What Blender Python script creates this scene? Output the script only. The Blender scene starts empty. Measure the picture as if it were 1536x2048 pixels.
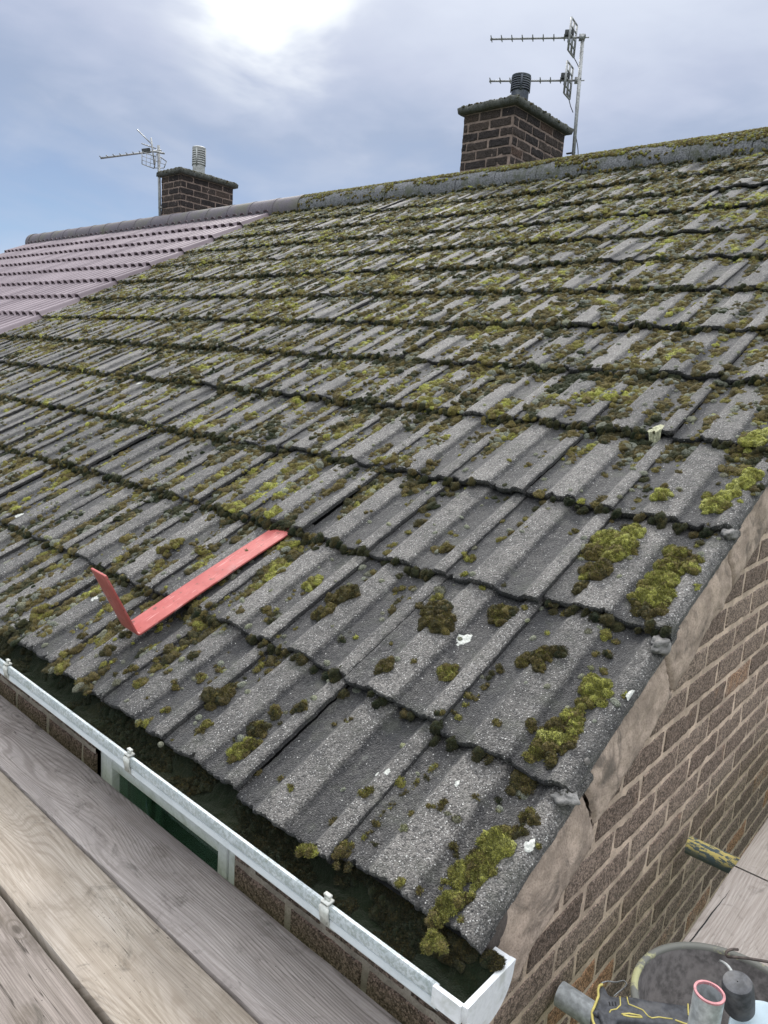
import bpy, math, random
import numpy as np
from mathutils import Matrix, Vector
rng = np.random.default_rng(7); random.seed(7)
SC = bpy.context.scene; COL = SC.collection
PI = math.pi
# ------------------------------------------------------------------ camera
F = 1469.85; YAW, PITCH, ROLL = -0.71148, 0.18901, 0.07326
CP = np.array([0.5431, -0.9412, 0.9358])
_f = np.array([math.sin(YAW)*math.cos(PITCH), math.cos(YAW)*math.cos(PITCH), -math.sin(PITCH)])
_r = np.array([math.cos(YAW), -math.sin(YAW), 0.]); _u = np.cross(_r, _f)
CR = math.cos(ROLL)*_r + math.sin(ROLL)*_u; CU = -math.sin(ROLL)*_r + math.cos(ROLL)*_u; CF = _f
cam = bpy.data.cameras.new('camera'); co = bpy.data.objects.new('camera', cam); COL.objects.link(co)
M = np.eye(4); M[:3, 0] = CR; M[:3, 1] = CU; M[:3, 2] = -CF; M[:3, 3] = CP
co.matrix_world = Matrix(M.tolist())
cam.sensor_fit = 'VERTICAL'; cam.sensor_height = 24.0; cam.lens = 24.0*F/2048; cam.clip_start = .02; cam.clip_end = 5000
SC.camera = co
SC.view_settings.view_transform = 'Standard'; SC.view_settings.look = 'None'
SC.view_settings.exposure = 0.22; SC.view_settings.gamma = 1
SC.cycles.max_bounces = 5; SC.cycles.diffuse_bounces = 3; SC.cycles.glossy_bounces = 2
SUN_AZ, SUN_EL = math.radians(-50), math.radians(40)       # azimuth from +y towards +x
# ------------------------------------------------------------------ node helpers
class NT:
    def __init__(s, tree): s.t = tree; s.n = tree.nodes; s.l = tree.links
    def node(s, typ, **kw):
        n = s.n.new(typ)
        for k, v in kw.items():
            if k in ('inp',):
                for a, b in v.items(): s.put(n.inputs[a], b)
            else: setattr(n, k, v)
        return n
    def put(s, sock, v):
        if hasattr(v, 'is_linked') or isinstance(v, bpy.types.NodeSocket): s.l.new(v, sock)
        elif isinstance(v, (tuple, list)) and sock.type == 'RGBA' and len(v) == 3: sock.default_value = (*v, 1)
        else: sock.default_value = v
    def noise(s, vec, scale, detail=4, rough=.55, dist=0):
        return s.node('ShaderNodeTexNoise', inp={'Vector': vec, 'Scale': scale, 'Detail': detail, 'Roughness': rough, 'Distortion': dist}).outputs[0]
    def voro(s, vec, scale, out='Distance', feature='F1'):
        return s.node('ShaderNodeTexVoronoi', feature=feature, inp={'Vector': vec, 'Scale': scale}).outputs[out]
    def mul(s, vec, sc):
        return s.node('ShaderNodeVectorMath', operation='MULTIPLY', inp={0: vec, 1: sc}).outputs[0]
    def m(s, op, a, b=0., c=0.):
        return s.node('ShaderNodeMath', operation=op, inp={0: a, 1: b, 2: c}).outputs[0]
    def rng(s, v, a, b, c=0., d=1.):
        return s.node('ShaderNodeMapRange', interpolation_type='SMOOTHSTEP', inp={0: v, 1: a, 2: b, 3: c, 4: d}).outputs[0]
    def mix(s, f, a, b, typ='MIX'):
        n = s.node('ShaderNodeMix', data_type='RGBA', blend_type=typ)
        s.put(n.inputs[0], f); s.put(n.inputs[6], a); s.put(n.inputs[7], b); return n.outputs[2]
    def ramp(s, f, stops):
        n = s.node('ShaderNodeValToRGB', inp={0: f}); e = n.color_ramp.elements
        while len(e) < len(stops): e.new(.5)
        for i, (p, c) in enumerate(stops): e[i].position = p; e[i].color = (*c, 1)
        return n.outputs[0]
    def attr(s, name): return s.node('ShaderNodeAttribute', attribute_name=name).outputs['Fac']
def material(name):
    m = bpy.data.materials.new(name); m.use_nodes = True; t = NT(m.node_tree); b = t.n['Principled BSDF']
    t.co = t.node('ShaderNodeTexCoord').outputs['Object']
    def fin(col=None, rough=.9, bump=None, dist=.002, strength=.6, spec=.3, metal=0):
        if col is not None: t.put(b.inputs['Base Color'], col)
        t.put(b.inputs['Roughness'], rough); t.put(b.inputs['Specular IOR Level'], spec); t.put(b.inputs['Metallic'], metal)
        if bump is not None:
            n = t.node('ShaderNodeBump', inp={'Height': bump, 'Distance': dist, 'Strength': strength}); t.l.new(n.outputs[0], b.inputs['Normal'])
        return m
    return t, fin, b
# ------------------------------------------------------------------ world: overcast with a bright gap, blue below
w = bpy.data.worlds.new('World'); SC.world = w; w.use_nodes = True; t = NT(w.node_tree)
bg = t.n['Background']
sky = t.node('ShaderNodeTexSky', sky_type='NISHITA', sun_disc=False, sun_elevation=SUN_EL, sun_rotation=SUN_AZ)
vec = t.node('ShaderNodeTexCoord').outputs['Generated']
sep = t.node('ShaderNodeSeparateXYZ', inp={0: vec}); Z = sep.outputs[2]
def dotw(d):
    return t.node('ShaderNodeVectorMath', operation='DOT_PRODUCT', inp={0: vec, 1: d}).outputs['Value']
vs = t.mul(vec, (1.0, 1.0, 2.6))
n1 = t.noise(vs, 1.5, 5, .52, .6); n2 = t.noise(vs, 4.0, 5, .5, .3)
n3 = t.noise(vs, 9.0, 5, .55, .4); nn = t.m('ADD', t.m('MULTIPLY', n1, .6), t.m('ADD', t.m('MULTIPLY', n2, .28), t.m('MULTIPLY', n3, .12)))
zz = t.m('ADD', Z, t.m('MULTIPLY', t.m('SUBTRACT', nn, .5), .42))
base = t.ramp(zz, [(0., (.34, .50, .68)), (.10, (.31, .47, .69)), (.19, (.275, .385, .59)), (.27, (.31, .385, .54)), (.33, (.46, .51, .65)), (.42, (.62, .67, .78)), (.6, (.85, .88, .95))])
right = t.rng(dotw((.45, .88, .1)), .62, .99)
base = t.mix(t.m('MULTIPLY', right, .8), base, (.53, .60, .71))
cl = t.rng(nn, .45, .62)
base = t.mix(t.m('MULTIPLY', cl, .38), base, (.62, .67, .79))
gl = t.rng(dotw((-.708, .565, .423)), .987, .9993)
base = t.mix(t.m('MULTIPLY', t.m('MULTIPLY', gl, t.m('MULTIPLY', t.rng(n2, .40, .60), t.rng(n1, .30, .55))), .95), base, (1.10, 1.13, 1.10))
base = t.mix(t.m('MULTIPLY', t.rng(dotw((-.60, .60, .53)), .93, 1.0), .10), base, (.80, .85, .93))
base = t.mix(t.m('MULTIPLY', t.rng(Z, .52, .85), .95), base, (2.5, 2.55, 2.65))  # unseen zenith raised well above the visible sky to add light
base = t.mix(t.m('MULTIPLY', t.rng(dotw((.7, -.7, 0)), .1, .9), .5), base, (1.15, 1.17, 1.2))
mixed = t.mix(.94, t.mul(sky.outputs[0], (.09, .09, .09)), base)
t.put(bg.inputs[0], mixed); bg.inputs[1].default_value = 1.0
sl = bpy.data.lights.new('sun', 'SUN'); sl.energy = 2.2; sl.angle = math.radians(11); sl.color = (1, .96, .9)
so = bpy.data.objects.new('sun', sl); COL.objects.link(so)
sd = Vector((math.sin(SUN_AZ)*math.cos(SUN_EL), math.cos(SUN_AZ)*math.cos(SUN_EL), math.sin(SUN_EL)))
so.rotation_euler = sd.to_track_quat('Z', 'Y').to_euler(); so.location = (-8, 8, 12)
# ------------------------------------------------------------------ geometry of the roof plane
TH = 0.492689; CT, ST = math.cos(TH), math.sin(TH); G = .43635; G0 = .3785; EX = .0359; W = .30
NC = 13; SR = 5.79; NT_OLD = 22; UB = NT_OLD*W+EX; UEND = 13.95
SK = np.array([0.]+[G0+G*(k-1) for k in range(1, 14)]+[SR])
def RW(u, s, h): return np.stack([-np.asarray(u)*np.ones_like(h), s*CT-h*ST, s*ST+h*CT], -1)
def ray(x, y): return CF+(x-768)/F*CR-(y-1024)/F*CU
def on(x, y, axis, val):
    d = ray(x, y); return CP+(val-CP[axis])/d[axis]*d
def onroof(x, y, h=0.):
    n = np.array([0, -ST, CT]); d = ray(x, y); P = CP+(h-n@CP)/(n@d)*d
    return -P[0], P[1]*CT+P[2]*ST
def at_depth(x, y, dep): return CP+ray(x, y)*dep
# ------------------------------------------------------------------ numpy noise
def _h(ix, iy, iz):
    n = (ix.astype(np.int64)*374761393+iy.astype(np.int64)*668265263+iz.astype(np.int64)*2147483647) & 0xffffffff
    n = ((n ^ (n >> 13))*1274126177) & 0xffffffff
    return ((n ^ (n >> 16)) & 0xffff)/65535.0
def vnoise(x, y, z=None):
    if z is None: z = np.zeros_like(x)
    xi, yi, zi = np.floor(x), np.floor(y), np.floor(z); fx, fy, fz = x-xi, y-yi, z-zi
    fx, fy, fz = [a*a*(3-2*a) for a in (fx, fy, fz)]; r = 0
    for a in (0, 1):
        for b in (0, 1):
            for c in (0, 1):
                r = r+_h(xi+a, yi+b, zi+c)*(fx if a else 1-fx)*(fy if b else 1-fy)*(fz if c else 1-fz)
    return r
def fbm(x, y, z=None, o=3):
    r = 0; a = .5; tot = 0
    for i in range(o):
        r = r+a*vnoise(x*2**i+i*17.3, y*2**i+i*9.1, None if z is None else z*2**i+i*5.7); tot += a; a *= .5
    return r/tot
def sst(x, a, b):
    v = np.clip((x-a)/(b-a), 0, 1); return v*v*(3-2*v)
# ------------------------------------------------------------------ mesh helpers
def link(name, me, mats, parent=None, smooth=True):
    for m in (mats if isinstance(mats, (list, tuple)) else [mats]): me.materials.append(m)
    o = bpy.data.objects.new(name, me); COL.objects.link(o)
    if parent: o.parent = parent
    if smooth and len(me.polygons): me.polygons.foreach_set('use_smooth', np.ones(len(me.polygons), bool))
    return o
class MB:
    """collects vertex / quad / tri arrays and links them as one mesh object"""
    def __init__(s): s.v = []; s.q = []; s.t = []; s.n = 0; s.a = {}; s.mi = []
    def add(s, V, Q=None, T=None, mi=0, **attrs):
        V = np.asarray(V, float).reshape(-1, 3)
        for k in attrs:
            if k not in s.a: s.a[k] = [np.zeros(s.n)] if s.n else []
        for k in s.a:
            val = attrs.get(k, 0.); s.a[k].append(np.broadcast_to(np.asarray(val, float).reshape(-1), (len(V),)) if np.size(val) in (1, len(V)) else val)
        s.v.append(V)
        if Q is not None and len(Q): s.q.append((np.asarray(Q)+s.n, mi))
        if T is not None and len(T): s.t.append((np.asarray(T)+s.n, mi))
        s.n += len(V)
    def grid(s, P, mi=0, flip=False, **attrs):
        a, b = P.shape[:2]; i = np.arange(a*b).reshape(a, b)
        Q = np.stack([i[:-1, :-1], i[1:, :-1], i[1:, 1:], i[:-1, 1:]], -1).reshape(-1, 4)
        if flip: Q = Q[:, ::-1]
        s.add(P.reshape(-1, 3), Q, mi=mi, **{k: np.asarray(v).reshape(-1) for k, v in attrs.items()})
    def box(s, lo, hi, mi=0, M=None, **at):
        lo = np.array(lo, float); hi = np.array(hi, float)
        V = np.array([[(lo, hi)[(i >> k) & 1][k] for k in range(3)] for i in range(8)])
        if M is not None: V = V@np.asarray(M)[:3, :3].T+np.asarray(M)[:3, 3]
        s.add(V, [[0, 2, 3, 1], [4, 5, 7, 6], [0, 1, 5, 4], [2, 6, 7, 3], [0, 4, 6, 2], [1, 3, 7, 5]], mi=mi, **at)
    def tube(s, pts, r, n=12, cap=True, mi=0, flat=(1, 1), hollow=0):
        pts = np.array(pts, float); rr = np.broadcast_to(np.asarray(r, float), (len(pts),)); rings = []
        T = np.gradient(pts, axis=0); T /= np.linalg.norm(T, axis=1)[:, None]
        up = np.array([0, 0, 1.]) if abs(T[0][2]) < .9 else np.array([1., 0, 0])
        A = np.cross(T[0], up); A /= np.linalg.norm(A)
        for i in range(len(pts)):
            A = A-T[i]*(A@T[i]); A /= np.linalg.norm(A); B = np.cross(T[i], A)
            th = np.linspace(0, 2*PI, n, endpoint=False)
            rings.append(pts[i]+rr[i]*(flat[0]*np.cos(th)[:, None]*A+flat[1]*np.sin(th)[:, None]*B))
        P = np.array(rings)
        if hollow:
            P2 = pts[::-1][:, None]+(P[::-1]-pts[::-1][:, None])*hollow; P = np.concatenate([P, P2, P[:1]])
        k = len(P); i = np.arange(k*n).reshape(k, n); j = np.roll(i, -1, 1)
        Q = np.stack([i[:-1], j[:-1], j[1:], i[1:]], -1).reshape(-1, 4); s.add(P.reshape(-1, 3), Q, mi=mi)
        if cap and not hollow:
            c = s.n-k*n
            for e, ring in ((0, i[0][::-1]), (1, i[-1])):
                s.add([pts[0] if e == 0 else pts[-1]], mi=mi); ci = s.n-1
                s.t.append((np.array([[ci, c+ring[a], c+ring[(a+1) % n]] for a in range(n)]), mi))
    def lathe(s, prof, c, axis=(0, 0, 1), n=32, mi=0):
        prof = np.array(prof, float); ax = Vector(axis).normalized(); R = np.array(ax.to_track_quat('Z', 'Y').to_matrix())
        th = np.linspace(0, 2*PI, n, endpoint=False)
        P = np.stack([prof[:, 0][:, None]*np.cos(th), prof[:, 0][:, None]*np.sin(th), prof[:, 1][:, None]*np.ones(n)], -1)@R.T+np.array(c)
        k = len(P); i = np.arange(k*n).reshape(k, n); j = np.roll(i, -1, 1)
        s.add(P.reshape(-1, 3), np.stack([i[:-1], j[:-1], j[1:], i[1:]], -1).reshape(-1, 4), mi=mi)
    def prism(s, poly, z0, z1, M=None, mi=0):
        p = np.array(poly, float); n = len(p)
        V = np.concatenate([np.c_[p, np.full(n, z0)], np.c_[p, np.full(n, z1)]])
        if M is not None: V = V@np.asarray(M)[:3, :3].T+np.asarray(M)[:3, 3]
        b = s.n; s.add(V, [[a, (a+1) % n, n+(a+1) % n, n+a] for a in range(n)], mi=mi)
        from mathutils.geometry import tessellate_polygon
        T = np.array(tessellate_polygon([[Vector((a, c, 0)) for a, c in p]]))
        s.t.append((T+b, mi)); s.t.append((T[:, ::-1]+b+n, mi))
    def build(s, name, mats, parent=None, smooth=True, fixn=False, sharp=None):
        V = np.concatenate(s.v); me = bpy.data.meshes.new(name)
        Q = [q for q, _ in s.q]; T = [q for q, _ in s.t]
        nq = sum(map(len, Q)); nt = sum(map(len, T))
        lv = np.concatenate([q.ravel() for q in Q]+[q.ravel() for q in T]).astype(np.int32)
        ls = np.concatenate([np.arange(nq)*4, nq*4+np.arange(nt)*3]).astype(np.int32)
        mi = np.concatenate([np.full(len(q), m) for q, m in s.q]+[np.full(len(q), m) for q, m in s.t]).astype(np.int32)
        me.vertices.add(len(V)); me.vertices.foreach_set('co', V.ravel().astype(np.float32))
        me.loops.add(len(lv)); me.loops.foreach_set('vertex_index', lv)
        me.polygons.add(nq+nt); me.polygons.foreach_set('loop_start', ls)
        me.polygons.foreach_set('material_index', mi)
        me.update(calc_edges=True)
        for k, v in s.a.items():
            a = me.attributes.new(k, 'FLOAT', 'POINT'); a.data.foreach_set('value', np.concatenate(v).astype(np.float32))
        if fixn:
            import bmesh
            bm = bmesh.new(); bm.from_mesh(me); bmesh.ops.remove_doubles(bm, verts=bm.verts, dist=1e-6); bmesh.ops.recalc_face_normals(bm, faces=bm.faces); bm.to_mesh(me); bm.free()
        o = link(name, me, mats, parent, smooth)
        if sharp is not None: me.set_sharp_from_angle(angle=math.radians(sharp))
        return o
def bevel(o, wd=.003, seg=2):
    m = o.modifiers.new('bevel', 'BEVEL'); m.width = wd; m.segments = seg; m.limit_method = 'ANGLE'; m.angle_limit = math.radians(40); return o
def tag(o, label=None, cat=None, group=None, kind=None):
    if label: o['label'] = label
    if cat: o['category'] = cat
    if group: o['group'] = group
    if kind: o['kind'] = kind
    return o
def empty(name, loc, label, cat, group=None):
    o = bpy.data.objects.new(name, None); COL.objects.link(o); o.location = loc; o.empty_display_size = .1
    bpy.context.view_layer.update(); return tag(o, label, cat, group)
def keep(o, parent):       # parent without moving (geometry is in world coordinates)
    o.parent = parent; o.matrix_parent_inverse = parent.matrix_world.inverted() if parent.type == 'EMPTY' else Matrix(); return o
# ------------------------------------------------------------------ materials
def mat_tile():
    t, fin, b = material('weathered_concrete_tile'); c = t.co
    big = t.noise(c, 5, 4); mid = t.noise(c, 38, 4, .65); fine = t.noise(c, 330, 3, .75)
    wear = t.attr('wear'); f = t.m('ADD', t.m('MULTIPLY', mid, .38), t.m('ADD', t.m('MULTIPLY', big, .5), t.m('MULTIPLY', wear, .36)))
    col = t.ramp(f, [(.30, (.017, .017, .018)), (.48, (.026, .025, .025)), (.64, (.058, .055, .051)), (.83, (.130, .122, .112))])
    def cells(sc):
        return t.node('ShaderNodeSeparateColor', inp={0: t.voro(c, sc, 'Color')})
    ca = cells(300); cb = cells(150); ga = t.voro(c, 300); gb = t.voro(c, 150)
    var = t.rng(ca.outputs[0], 0, 1, .45, 1.65)
    col = t.node('ShaderNodeMix', data_type='RGBA', blend_type='MULTIPLY', inp={0: 1.0, 6: col, 7: t.node('ShaderNodeCombineColor', inp={0: var, 1: var, 2: var}).outputs[0]}).outputs[2]
    wa = t.m('ADD', .25, t.m('MULTIPLY', wear, .9))
    sp = t.m('MULTIPLY', t.m('MULTIPLY', t.rng(ca.outputs[1], .80, .90), t.rng(ga, .25, .5, 1, 0)), wa); col = t.mix(sp, col, (.48, .47, .45))
    sp = t.m('MULTIPLY', t.m('MULTIPLY', t.rng(cb.outputs[1], .84, .92), t.rng(gb, .12, .34, 1, 0)), wa); col = t.mix(sp, col, (.56, .55, .52))
    sp = t.m('MULTIPLY', t.rng(cb.outputs[2], .93, .96), t.rng(gb, .12, .3, 1, 0)); col = t.mix(sp, col, (.62, .61, .58))
    dk = t.m('MULTIPLY', t.rng(cells(80).outputs[0], .86, .9), t.rng(t.voro(c, 80), .15, .35, 1, 0)); col = t.mix(t.m('MULTIPLY', dk, .75), col, (.018, .018, .018))
    alg = t.m('MULTIPLY', t.rng(t.noise(c, 11, 5, .7), .50, .70), .5); col = t.mix(alg, col, (.050, .054, .038))
    lich = t.rng(t.noise(c, 17, 5, .75, 1), .63, .70, 0, .5); col = t.mix(lich, col, (.21, .215, .19))
    blk = t.rng(t.noise(c, 23, 5, .75), .60, .68, 0, .45); col = t.mix(blk, col, (.03, .03, .032))
    hgt = t.m('ADD', t.m('MULTIPLY', fine, .5), t.m('ADD', t.m('MULTIPLY', ga, -.7), t.m('MULTIPLY', mid, .8)))
    b.inputs['Sheen Weight'].default_value = .10; b.inputs['Sheen Roughness'].default_value = .4
    return fin(col, .72, hgt, .0042, 1., .5)
def mat_moss():
    t, fin, b = material('moss'); c = t.co; tint = t.attr('tint')
    n = t.noise(c, 120, 3, .6); n2 = t.noise(c, 14, 3); f = t.m('ADD', tint, t.m('MULTIPLY', t.m('ADD', t.m('SUBTRACT', n, .5), t.m('MULTIPLY', t.m('SUBTRACT', n2, .5), .8)), .35))
    col = t.ramp(f, [(0., (.014, .024, .011)), (.18, (.050, .050, .022)), (.36, (.120, .090, .036)), (.52, (.175, .140, .045)), (.66, (.235, .22, .052)), (.82, (.40, .41, .08)), (1., (.50, .50, .17))])
    gray = t.attr('gray'); col = t.mix(gray, col, t.mix(n, (.12, .135, .10), (.44, .46, .39)))
    col = t.mix(t.rng(t.noise(c, 420, 2, .6), .36, .60, .75, 0), col, (.012, .014, .006))
    b.inputs['Sheen Weight'].default_value = .10; b.inputs['Sheen Roughness'].default_value = .35; b.inputs['Sheen Tint'].default_value = (.9, .92, .75, 1)
    return fin(col, .95, t.m('ADD', t.noise(c, 500, 3, .7), t.m('MULTIPLY', t.noise(c, 160, 2), 1.2)), .005, .9, .15)
def simple(name, col, rough=.6, scale=60, var=.25, metal=0, bumpd=.0008, spec=.4, dirt=None, dirt_amt=.5, dscale=9):
    t, fin, b = material(name); n = t.noise(t.co, scale, 4, .6); big = t.noise(t.co, dscale, 5, .65, .4)
    c = t.mix(t.rng(n, .3, .7), tuple(x*(1-var) for x in col), tuple(min(1, x*(1+var)) for x in col))
    if dirt: c = t.mix(t.rng(big, .45, .7, 0, dirt_amt), c, dirt)
    return fin(c, t.rng(big, .2, .8, rough*.85, min(1, rough*1.15)), n, bumpd, .6, spec, metal)
def mat_brick(name, c0, c1, c2, orange, gain=1.):
    t, fin, b = material(name); c = t.co; tint = t.attr('tint')
    fine = t.noise(c, 260, 3, .7); mid = t.noise(c, 28, 4, .65)
    col = t.ramp(t.m('ADD', t.m('MULTIPLY', tint, .75), t.m('MULTIPLY', mid, .3)), [(.12, c0), (.45, c1), (.8, c2), (.93, orange)])
    col = t.mix(t.rng(fine, .36, .60, .75, 0), col, tuple(x*.25 for x in c0))
    g = t.voro(c, 190); gs = t.node('ShaderNodeSeparateColor', inp={0: t.voro(c, 190, 'Color')}); var = t.rng(gs.outputs[1], 0, 1, .45, 1.6)
    col = t.node('ShaderNodeMix', data_type='RGBA', blend_type='MULTIPLY', inp={0: .85, 6: col, 7: t.node('ShaderNodeCombineColor', inp={0: var, 1: var, 2: var}).outputs[0]}).outputs[2]
    col = t.mix(t.m('MULTIPLY', t.rng(g, .1, .3, 1, 0), t.rng(gs.outputs[0], .8, .95)), col, (.42*gain, .37*gain, .33*gain))
    col = t.mix(t.rng(t.noise(c, 9, 5, .7, .5), .60, .74, 0, .3), col, orange)
    return fin(col, .93, t.m('ADD', fine, t.m('MULTIPLY', mid, 1.2)), .005, .9, .2)
def mat_mortar(name, col, st=0.):
    t, fin, b = material(name); c = t.co; f = t.noise(c, 200, 4, .7); m_ = t.noise(c, 14, 4, .6); q_ = t.rng(t.noise(c, 8, 6, .75, .8), .48, .66, 0, st)
    cc = t.mix(t.rng(m_, .35, .68), tuple(x*.62 for x in col), col); cc = t.mix(q_, cc, (.12, .105, .09)); cc = t.mix(t.rng(f, .3, .55, .5, 0), cc, tuple(x*.3 for x in col))
    return fin(cc, .95, f, .004, .8, .2)
def mat_wood(name, a, bcol, dark, axis=0, seed=0., patch=None, stain=(.05, .045, .035), ring=.5):
    t, fin, b = material(name); c = t.node('ShaderNodeVectorMath', operation='ADD', inp={0: t.co, 1: (seed, seed*1.7, 0)}).outputs[0]
    if axis == 1: c = t.node('ShaderNodeVectorRotate', rotation_type='Z_AXIS', inp={'Vector': c, 'Angle': PI/2}).outputs[0]
    s = t.node('ShaderNodeSeparateXYZ', inp={0: c})
    warp = t.noise(t.mul(c, (.8, 4.2, 1.)), 1.6, 1.2, .4); warp2 = t.noise(t.mul(c, (9, 14, 1)), 1., 2)
    r = t.m('ADD', s.outputs[1], t.m('ADD', t.m('MULTIPLY', warp, .34), t.m('MULTIPLY', warp2, .006)))
    ringv = t.m('SINE', t.m('MULTIPLY', r, 2*PI/.0105)); ringm = t.rng(ringv, -.2, 1.)
    fib = t.noise(t.mul(c, (7, 420, 1)), 1., 3, .6); fib2 = t.noise(t.mul(c, (2.5, 60, 1)), 1., 4, .6)
    big = t.noise(t.mul(c, (1.2, 4, 1)), 1.6, 5, .6, .5)
    col = t.mix(t.rng(big, .35, .65), a, bcol)
    if patch: col = t.mix(t.rng(t.noise(t.mul(c, (1, 2.2, 1)), 3.1, 4, .6), .5, .68, 0, .75), col, patch)
    col = t.mix(t.m('MULTIPLY', ringm, t.m('MULTIPLY', t.rng(t.noise(c, 2.6, 2), .40, .62, .05, 1), ring)), col, dark)
    col = t.mix(t.rng(fib, .40, .62, .38, 0), col, dark); col = t.mix(t.rng(fib2, .45, .7, 0, .3), col, dark)
    cr = t.rng(t.m('ABSOLUTE', t.m('SUBTRACT', t.noise(t.mul(c, (.9, 26, 1)), 1.3, 3, .5), .5)), .0, .006, 1, 0); col = t.mix(t.m('MULTIPLY', t.m('MULTIPLY', cr, t.rng(t.noise(c, 2.2, 2), .50, .60)), .85), col, tuple(x*.25 for x in dark))
    sm = t.rng(t.noise(t.mul(c, (2.2, 3, 1)), 2.4, 5, .7, .8), .50, .70, 0, .45); col = t.mix(sm, col, tuple(x*.9 for x in dark))
    # knots
    kv = t.mul(c, (2.1, 5.0, 1)); kd = t.voro(kv, 1.35); kn = t.rng(kd, .03, .10, 1, 0); kr = t.m('SINE', t.m('MULTIPLY', kd, 120))
    col = t.mix(t.m('MULTIPLY', t.rng(kd, .05, .22, 1, 0), t.rng(kr, -.1, .9, 0, .65)), col, dark); col = t.mix(t.m('MULTIPLY', kn, .7), col, tuple(x*.35 for x in dark))
    st = t.rng(t.noise(t.mul(c, (1.5, 2.4, 1)), 7, 6, .72, .6), .54, .74, 0, .62); col = t.mix(st, col, stain)
    sc = t.rng(t.noise(t.mul(c, (60, 3.5, 1)), 1., 2), .70, .74, 0, .18); col = t.mix(sc, col, dark)
    dots = t.m('MULTIPLY', t.rng(t.voro(c, 75), .06, .12, 1, 0), t.rng(t.noise(c, 8, 3), .52, .62)); col = t.mix(t.m('MULTIPLY', dots, .8), col, (.02, .018, .015))
    return fin(col, .85, t.m('ADD', t.m('MULTIPLY', fib, .6), t.m('ADD', t.m('MULTIPLY', ringm, .5), fib2)), .0022, .55, .2)
TILE = mat_tile(); MOSS = mat_moss()
def mat_newtile():
    t, fin, b = material('mauve_concrete_tile'); c = t.co; n = t.noise(c, 3.2, 4); f = t.noise(c, 300, 3, .7); v = t.attr('wear')
    col = t.mix(t.rng(t.m('ADD', t.m('MULTIPLY', n, .6), t.m('MULTIPLY', v, .4)), .25, .75), (.150, .112, .128), (.25, .20, .218))
    col = t.mix(t.rng(f, .3, .5, .3, 0), col, (.08, .06, .07)); col = t.mix(t.rng(t.noise(c, 9, 5, .7), .6, .75, 0, .4), col, (.15, .14, .12))
    return fin(col, .55, f, .0012, .5, .5)
NEWTILE = mat_newtile()
RIDGEM = simple('ridge_concrete', (.14, .143, .15), .85, 90, .6, bumpd=.006, dirt=(.075, .082, .05), dirt_amt=.85, dscale=11)
NEWRIDGE = simple('dark_ridge_concrete', (.12, .105, .12), .7, 90, .25, bumpd=.001, dirt=(.13, .14, .075), dirt_amt=.6, dscale=2.2)
UNDER = simple('felt', (.02, .02, .02), .95)
BRICK = mat_brick('gable_brick', (.225, .168, .134), (.325, .245, .195), (.42, .325, .258), (.52, .30, .175))
MORTAR = mat_mortar('gable_mortar', (.80, .63, .49))
FBRICK = mat_brick('front_brick', (.15, .105, .085), (.23, .165, .135), (.30, .22, .18), (.36, .19, .11))
FMORTAR = mat_mortar('front_mortar', (.50, .43, .37), .4)
CBRICK = mat_brick('chimney_brick', (.038, .034, .035), (.062, .051, .048), (.095, .074, .063), (.13, .085, .065), .7)
CMORTAR = mat_mortar('chimney_mortar', (.34, .26, .22))
CEMENT = mat_mortar('verge_cement', (.58, .46, .37), .75); CEMENT2 = mat_mortar('grey_cement', (.30, .29, .275), .5)
UPVC = simple('white_plastic', (.76, .78, .80), .35, 90, .06, spec=.5, bumpd=.0002, dirt=(.42, .44, .38), dirt_amt=.55, dscale=24)
def mat_gut():
    t, fin, b = material('algae_stained_gutter_plastic'); c = t.co; n = t.noise(c, 160, 4, .7); m_ = t.noise(t.mul(c, (1, 3, 3)), 16, 4, .6)
    col = t.mix(t.rng(m_, .3, .7), (.60, .64, .66), (.42, .47, .49)); col = t.mix(t.rng(n, .42, .62, 0, .75), col, (.27, .31, .29)); col = t.mix(t.rng(t.noise(c, 24, 5, .7), .6, .7, 0, .5), col, (.17, .19, .11))
    s_ = t.node('ShaderNodeSeparateXYZ', inp={0: c}); lo = t.rng(s_.outputs[2], -.0790, -.0765, 1, 0)
    col = t.mix(t.m('MULTIPLY', lo, t.rng(m_, .3, .8, .95, .6)), col, (.72, .77, .80))
    return fin(col, .5, n, .0006, .4, .45)
GUT = mat_gut()
t, fin, b = material('window_glass'); GLASS = fin((0, 0, 0), .03)
_mx = t.node('ShaderNodeMixShader'); _tr = t.node('ShaderNodeBsdfTransparent', inp={0: (.75, .88, .80)}); _gs = t.node('ShaderNodeBsdfGlossy', inp={0: (.55, .65, .58), 'Roughness': .05}); _lw = t.node('ShaderNodeFresnel', inp={0: 1.5})
t.put(_mx.inputs[0], t.m('MULTIPLY', _lw.outputs[0], .6)); t.l.new(_tr.outputs[0], _mx.inputs[1]); t.l.new(_gs.outputs[0], _mx.inputs[2]); t.l.new(_mx.outputs[0], t.n['Material Output'].inputs[0])
def mat_strap():
    t, fin, b = material('salmon_red_painted_metal'); c = t.co; n = t.noise(c, 12, 5, .7); sc = t.noise(t.mul(c, (60, 5, 5)), 3, 3)
    col = t.mix(t.rng(n, .35, .7), (.38, .085, .075), (.46, .125, .11)); col = t.mix(t.rng(sc, .60, .70, 0, .5), col, (.72, .38, .36)); col = t.mix(t.rng(t.noise(c, 34, 4, .7), .62, .68, 0, .8), col, (.14, .07, .05)); col = t.mix(t.rng(t.noise(c, 110, 3, .7), .64, .70, 0, .8), col, (.08, .05, .04)); col = t.mix(t.rng(t.noise(t.mul(c, (1, 1, 1)), 7, 4, .7), .55, .7, 0, .35), col, (.40, .20, .19))
    return fin(col, .5, n, .0005, .3, .4)
STRAP = mat_strap()
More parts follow.
